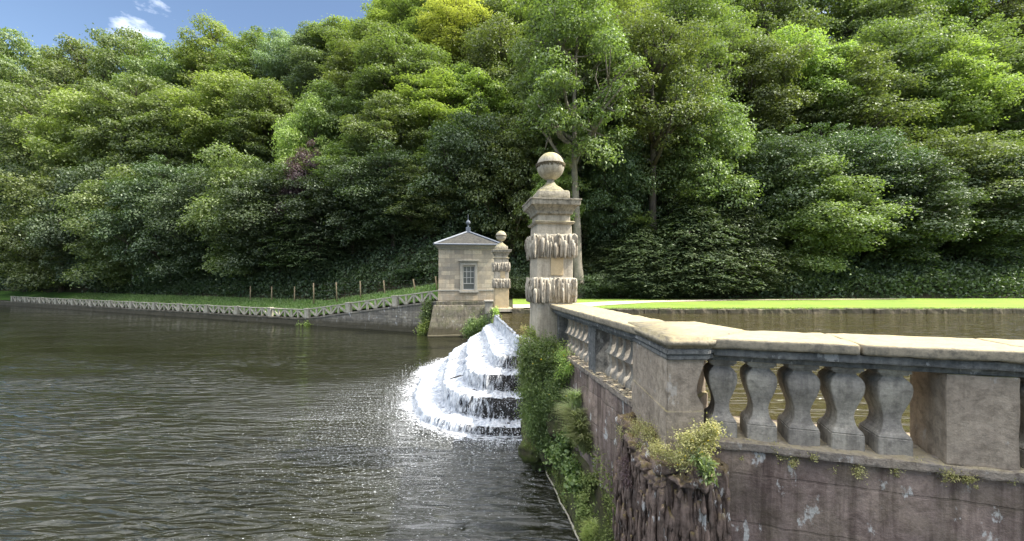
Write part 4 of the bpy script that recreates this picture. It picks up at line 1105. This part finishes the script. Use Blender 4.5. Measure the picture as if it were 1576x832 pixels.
fw = cascade_mesh('falling_water', rows_for(.03, .11, 12, 9, .045), M['foam'], CS, .07, True)
# spray and splashes
rng = np.random.default_rng(12)
b_v, b_f = [], []
tet = np.array([(1,0,-.3),(-.5,.87,-.3),(-.5,-.87,-.3),(0,0,1.)])
P = []
for k in range(5):
    n = [300,900,1000,1200,1700][k]
    idx = rng.integers(NU//9 if k else NU//3, NU, n)
    c = C[k][idx]+OUT[k][idx]*rng.normal(.16,.10,(n,1))
    z = ZT[k+1]+np.abs(rng.normal(0,.09,n))
    P.append(np.column_stack([c, z]))
    idx = rng.integers(NU//9, NU, n); c = C[k][idx]+OUT[k][idx]*rng.uniform(0,.1,(n,1)); P.append(np.column_stack([c, rng.uniform(ZT[k+1], ZT[k]+.03, n)]))
n = 3000; idx = rng.integers(30, NU-20, n); c = C[5][idx]+OUT[5][idx]*rng.gamma(1.1,.2,(n,1)); P.append(np.column_stack([c, np.abs(rng.normal(0,.03,n))]))
P = np.concatenate(P); r_ = rng.gamma(3,.0026,len(P)).clip(.003,.02)
V = (P[:,None,:]+tet[None]*r_[:,None,None]).reshape(-1,3)
fq = np.array([(0,1,2),(0,3,1),(1,3,2),(2,3,0)]); Fq = (np.arange(len(P))[:,None,None]*4+fq[None]).reshape(-1,3)
o = link('spray_drops', np_mesh('spray_drops', V, Fq), M['droplet'], CS); o['kind'] = 'stuff'
# apron of foam floating round the foot
def foamsheet():
    rows = 26; V = []; cov = []; UV = []
    for j in range(rows):
        f = j/(rows-1)
        for i in range(NU+1):
            q = C[5][i]+OUT[5][i]*(-.25+1.7*f); V.append((q[0], q[1], .012+.02*(1-f)+.02*mnoise.noise(Vector((q[0]*4, q[1]*4, 0)))))
            cov.append(.76-.60*f**.55+.22*mnoise.noise(Vector((q[0]*1.2, q[1]*1.2, 5)))); UV.append((q[0]*.55, q[1]*4.5))
    n1 = NU+1; J = np.arange(n1*rows).reshape(rows, n1)
    q = np.stack([J[:-1,:-1].ravel(), J[:-1,1:].ravel(), J[1:,1:].ravel(), J[1:,:-1].ravel()], 1)
    me = np_mesh('foam', V, q); at = me.attributes.new('cover', 'FLOAT', 'POINT'); at.data.foreach_set('value', np.array(cov, dtype=np.float32))
    ul = me.uv_layers.new(name='UVMap'); li = np.zeros(len(me.loops), dtype=np.int32); me.loops.foreach_get('vertex_index', li)
    ul.data.foreach_set('uv', np.array(UV, dtype=np.float32)[li].ravel())
    o = link('foam', me, M['foam'], None, True); tag(o, 'white foam floating on the lake round the foot of the cascade', 'foam', kind='stuff')
foamsheet()

# ------------------------------------------------------------------ wall plants
def shrub(name, blobs, n, mat, size, label, cat, aspect=.45, up=.5, droop=.6, flowers=0, stems=True, fz=.013):
    """blobs: list of (x px, y px, Y, radius px)"""
    rt = empty(name, tuple(px(*blobs[0][:3])), label=label, cat=cat, group=None)
    o_ = Vector(rt.location); P = []; tot = sum(q[3]**2 for q in blobs)
    for (xx, yy, Y_, r_) in blobs:
        c_ = np.array(px(xx, yy, Y_)); R_ = r_/F*Y_; k = int(n*r_*r_/tot)
        d = rng.normal(size=(k,3)); d /= np.linalg.norm(d, axis=1, keepdims=True)
        wob = np.array([1.05+.85*mnoise.noise(Vector(q*2.8)+Vector((xx,yy,0))) for q in d]).reshape(-1,1)
        st_ = rng.random((k,1)) < .12; P.append(c_+d*R_*wob*np.where(st_, rng.uniform(1.1,1.6,(k,1)), rng.uniform(.2,1.2,(k,1))**.7))
    P = np.concatenate(P)-np.array(o_)
    V, Fq = leaves(P, rng.normal(size=P.shape)+np.array([-.2,-.4,up]), rng.uniform(.5,1.3,len(P))*size, aspect, .12, rng, droop)
    link('foliage', np_mesh('foliage', V, Fq), M[mat], rt)
    if stems:
        b = MB()
        for (xx, yy, Y_, r_) in blobs:
            c_ = px(xx, yy, Y_)-o_; R_ = r_/F*Y_
            for i in range(7):
                e_ = c_+Vector(rng.normal(size=3)*R_*.55); a = c_+Vector((R_*.5, R_*.6, -R_*.7))
                b.tube([a, a.lerp(e_, .5)+Vector((0,-.03,.03)), e_], [.006,.005,.002], 4)
        b.build('stem', M['stem'], rt)['kind'] = 'stuff'
    if flowers:
        for i in range(flowers):
            b = MB()
            xx, yy, Y_, r_ = blobs[int(rng.integers(len(blobs)))]; R_ = r_/F*Y_
            d = Vector(rng.normal(size=3)); d.y = -abs(d.y)-.5; d.normalize(); c_ = px(xx, yy, Y_)-o_+d*R_*rng.uniform(.75,1.0)
            b.loft([[c_+Vector((math.cos(a*.6283)*fz*q*(1 if a % 2 else .5), -h_*fz, math.sin(a*.6283)*fz*q*(1 if a % 2 else .5))) for a in range(10)] for q, h_ in ((.3,.0),(1.6,.5),(.5,.9))])
            b.build('flower', M['flower'], rt)
    return rt
def tuft(name, spots, n, hgt, lean, mat, label, width=.006, cat='grass tuft', droop=.8):
    P = []
    for (xx, yy, Y_, r_) in spots:
        c_ = np.array(px(xx, yy, Y_)); R_ = r_/F*Y_; P.append(c_+rng.normal(size=(n//len(spots),3))*R_*np.array([.6,.6,.6]))
    P = np.concatenate(P); V, Fq = blades(P, rng.uniform(.5,1.2,len(P))*hgt, np.array(lean), width, rng, 4, droop)
    return tag(link(name, np_mesh(name, V, Fq), M[mat]), label, cat)
shrub('wall_bush', [(835,548,7.9,24),(852,560,7.8,20),(822,565,8.0,18),(846,536,7.9,16),(812,540,8.0,14),(868,575,7.4,14)], 15000, 'bush', .045, 'leafy green bush with yellow flowers at the foot of the near pillar', 'bush', flowers=10)
shrub('wall_bush', [(852,600,7.7,26),(835,618,7.8,22),(862,585,7.6,18),(848,632,7.7,18),(826,640,7.9,16),(868,615,7.3,15)], 16000, 'bush', .05, 'bright green feathery bush below the flowering one on the buttress', 'bush', .3, flowers=12)
shrub('trailing_plant', [(812,575,8.1,14),(810,605,8.1,13),(815,632,8.1,13),(811,550,8.2,11),(822,655,8.0,13),(840,655,7.8,12),(818,600,7.8,13),(822,628,7.75,13),(830,645,7.7,14),(824,668,7.7,12),(836,680,7.7,11),(846,668,7.6,10)], 20000, 'bush', .05, 'trailing plant hanging beside the white water at the buttress edge', 'plant', .25, droop=1.6)
shrub('yellow_weed', [(818,512,8.3,9),(806,522,8.6,8),(826,520,8.2,8)], 1300, 'fern', .04, 'pale yellow green weed beside the foot of the near pillar at the weir end', 'plant')
shrub('seedheads', [(806,506,12.6,6)], 260, 'sedum', .04, 'dry brown seedheads on the near end of the weir crest', 'plant')
shrub('hanging_vine', [(868,548,7.4,12),(876,565,7.1,10),(866,575,7.3,10)], 2200, 'fern', .035, 'yellow green sprays trailing over the ledge below the first balusters', 'plant', flowers=4)
tuft('grass_tuft', [(893,672,6.3,7),(885,655,6.5,6),(900,690,6.2,6)], 1500, .5, (-.3,-.35,.1), 'palegrass', 'large pale grass tuft growing from the dam wall face', .007)
tuft('grass_tuft', [(880,640,6.8,6),(888,620,6.6,5)], 700, .34, (-.4,-.3,0), 'palegrass', 'smaller grass tuft just above the large pale one on the dam wall', .007)
tuft('grass_tuft', [(905,826,4.75,7),(912,815,4.9,6)], 500, .16, (-.3,-.3,0), 'fern', 'bright grass tuft at the bottom edge of the mossy footing', .004)
tuft('grass_tuft', [(822,600,8.1,8),(815,570,8.2,8),(826,560,8.1,6)], 2500, .3, (-.5,-.3,-.2), 'palegrass', 'drooping grass at the lake side of the overgrown buttress', .004)
# moss and creepers on the dam footing
pts = []; 
for i in range(15000):
    s_ = rng.uniform(4.3, 8.5); z_ = rng.beta(1.3,1.6)*1.55; t_ = .02-.14*max(0, 1-z_/.9)
    if s_ < 5.7 and rng.random() < .55 and z_ > .7: continue
    if mnoise.noise(Vector((s_*2.4, z_*2.4, 0))) < -.12: continue
    p = dam(s_, t_-rng.uniform(0,.06), z_); pts.append(tuple(p))
cloud('moss', pts, 'moss', .035, 'olive moss covering the footing of the dam wall by the water', 'moss', .6, .2)
shrub('creeper', [(862,702,7.0,16),(880,720,6.5,14),(850,690,7.5,12),(885,745,6.1,12),(872,675,7.0,12)], 2600, 'bush', .055, 'round leaved creeper on the mossy footing under the grass tuft', 'plant', .8)
shrub('creeper', [(896,770,5.5,11),(900,790,5.2,10),(905,740,5.8,10)], 1700, 'moss', .035, 'small mossy creeper low on the footing near the picture bottom', 'plant', .7)
# stonecrop and plants by the corner pier
shrub('stonecrop', [(1062,680,3.33,18),(1050,705,3.3,14),(1085,672,3.3,16),(1078,695,3.28,14),(1098,660,3.25,12)], 6500, 'sedum', .017, 'yellow stonecrop mound in flower at the foot of the corner pier', 'plant', .6, flowers=26, stems=False, fz=.005)
shrub('rosette_plant', [(1082,712,3.18,12),(1090,728,3.16,10)], 420, 'leaf', .055, 'blue green leafy plant hanging under the stonecrop', 'plant', .3)
shrub('moss_cushion', [(985,662,3.95,16),(1000,668,3.75,14),(966,658,4.3,12),(1012,690,3.45,12),(990,690,3.75,10),(960,664,4.2,9),(1030,700,3.4,10)], 8000, 'sedum', .013, 'brown moss cushion on the dripstone left of the corner pier', 'moss', .6, stems=False)
shrub('red_stonecrop', [(962,730,3.98,9),(960,710,4.05,8),(965,745,3.9,8)], 700, 'leaf_copper', .014, 'reddish stonecrop patch low on the dripstone columns', 'plant', .7, stems=False)
sp_ = []
rs_ = random.Random(77)
for i in range(34):
    q = O2+r2*rs_.uniform(.35,3.2)**1.0+n2*rs_.uniform(.0,.10); zq = 2.41-rs_.uniform(0,.12)
    sp_.append((CX+q.x/q.y*F, HY+(EYE-zq)/q.y*F, q.y, rs_.uniform(2,9)))
shrub('stonecrop', sp_, 5200, 'sedum', .014, 'patchy stonecrop growing along the ledge of the second run of balusters', 'plant', .6, stems=False)
# plants on the far side
shrub('lake_bush', [(735,505,24.5,12),(722,510,24.8,9),(745,498,24.2,9),(728,498,25,8)], 6500, 'bush', .11, 'round green bush at the water line right of the pavilion foundation', 'bush', .35)
shrub('lime_weed', [(763,478,20.6,4.5),(764,488,20.6,5),(762,497,20.7,5)], 1300, 'fern', .09, 'lime green weed at the foot of the far pillar', 'plant')
shrub('dark_ivy', [(757,492,21.5,6),(755,504,21.8,6),(758,480,21.6,4)], 1100, 'leaf_dark', .1, 'dark ivy on the abutment beside the lime weed', 'plant')
shrub('ivy', [(657,475,28.2,7),(655,487,28.1,7),(660,466,28.3,5)], 2400, 'bush', .13, 'green ivy clump where the zigzag fence meets the pavilion foundation', 'plant')
shrub('lake_weed', [(652,505,27.8,7),(648,512,27.6,5),(656,497,27.9,6)], 1800, 'fern', .13, 'bright weed at the water line left of the pavilion foundation', 'plant')
shrub('bank_weed', [(474,501,33.2,6),(463,503,33.6,6)], 900, 'fern', .13, 'bright weed at the water line below the left zigzag bay', 'plant')
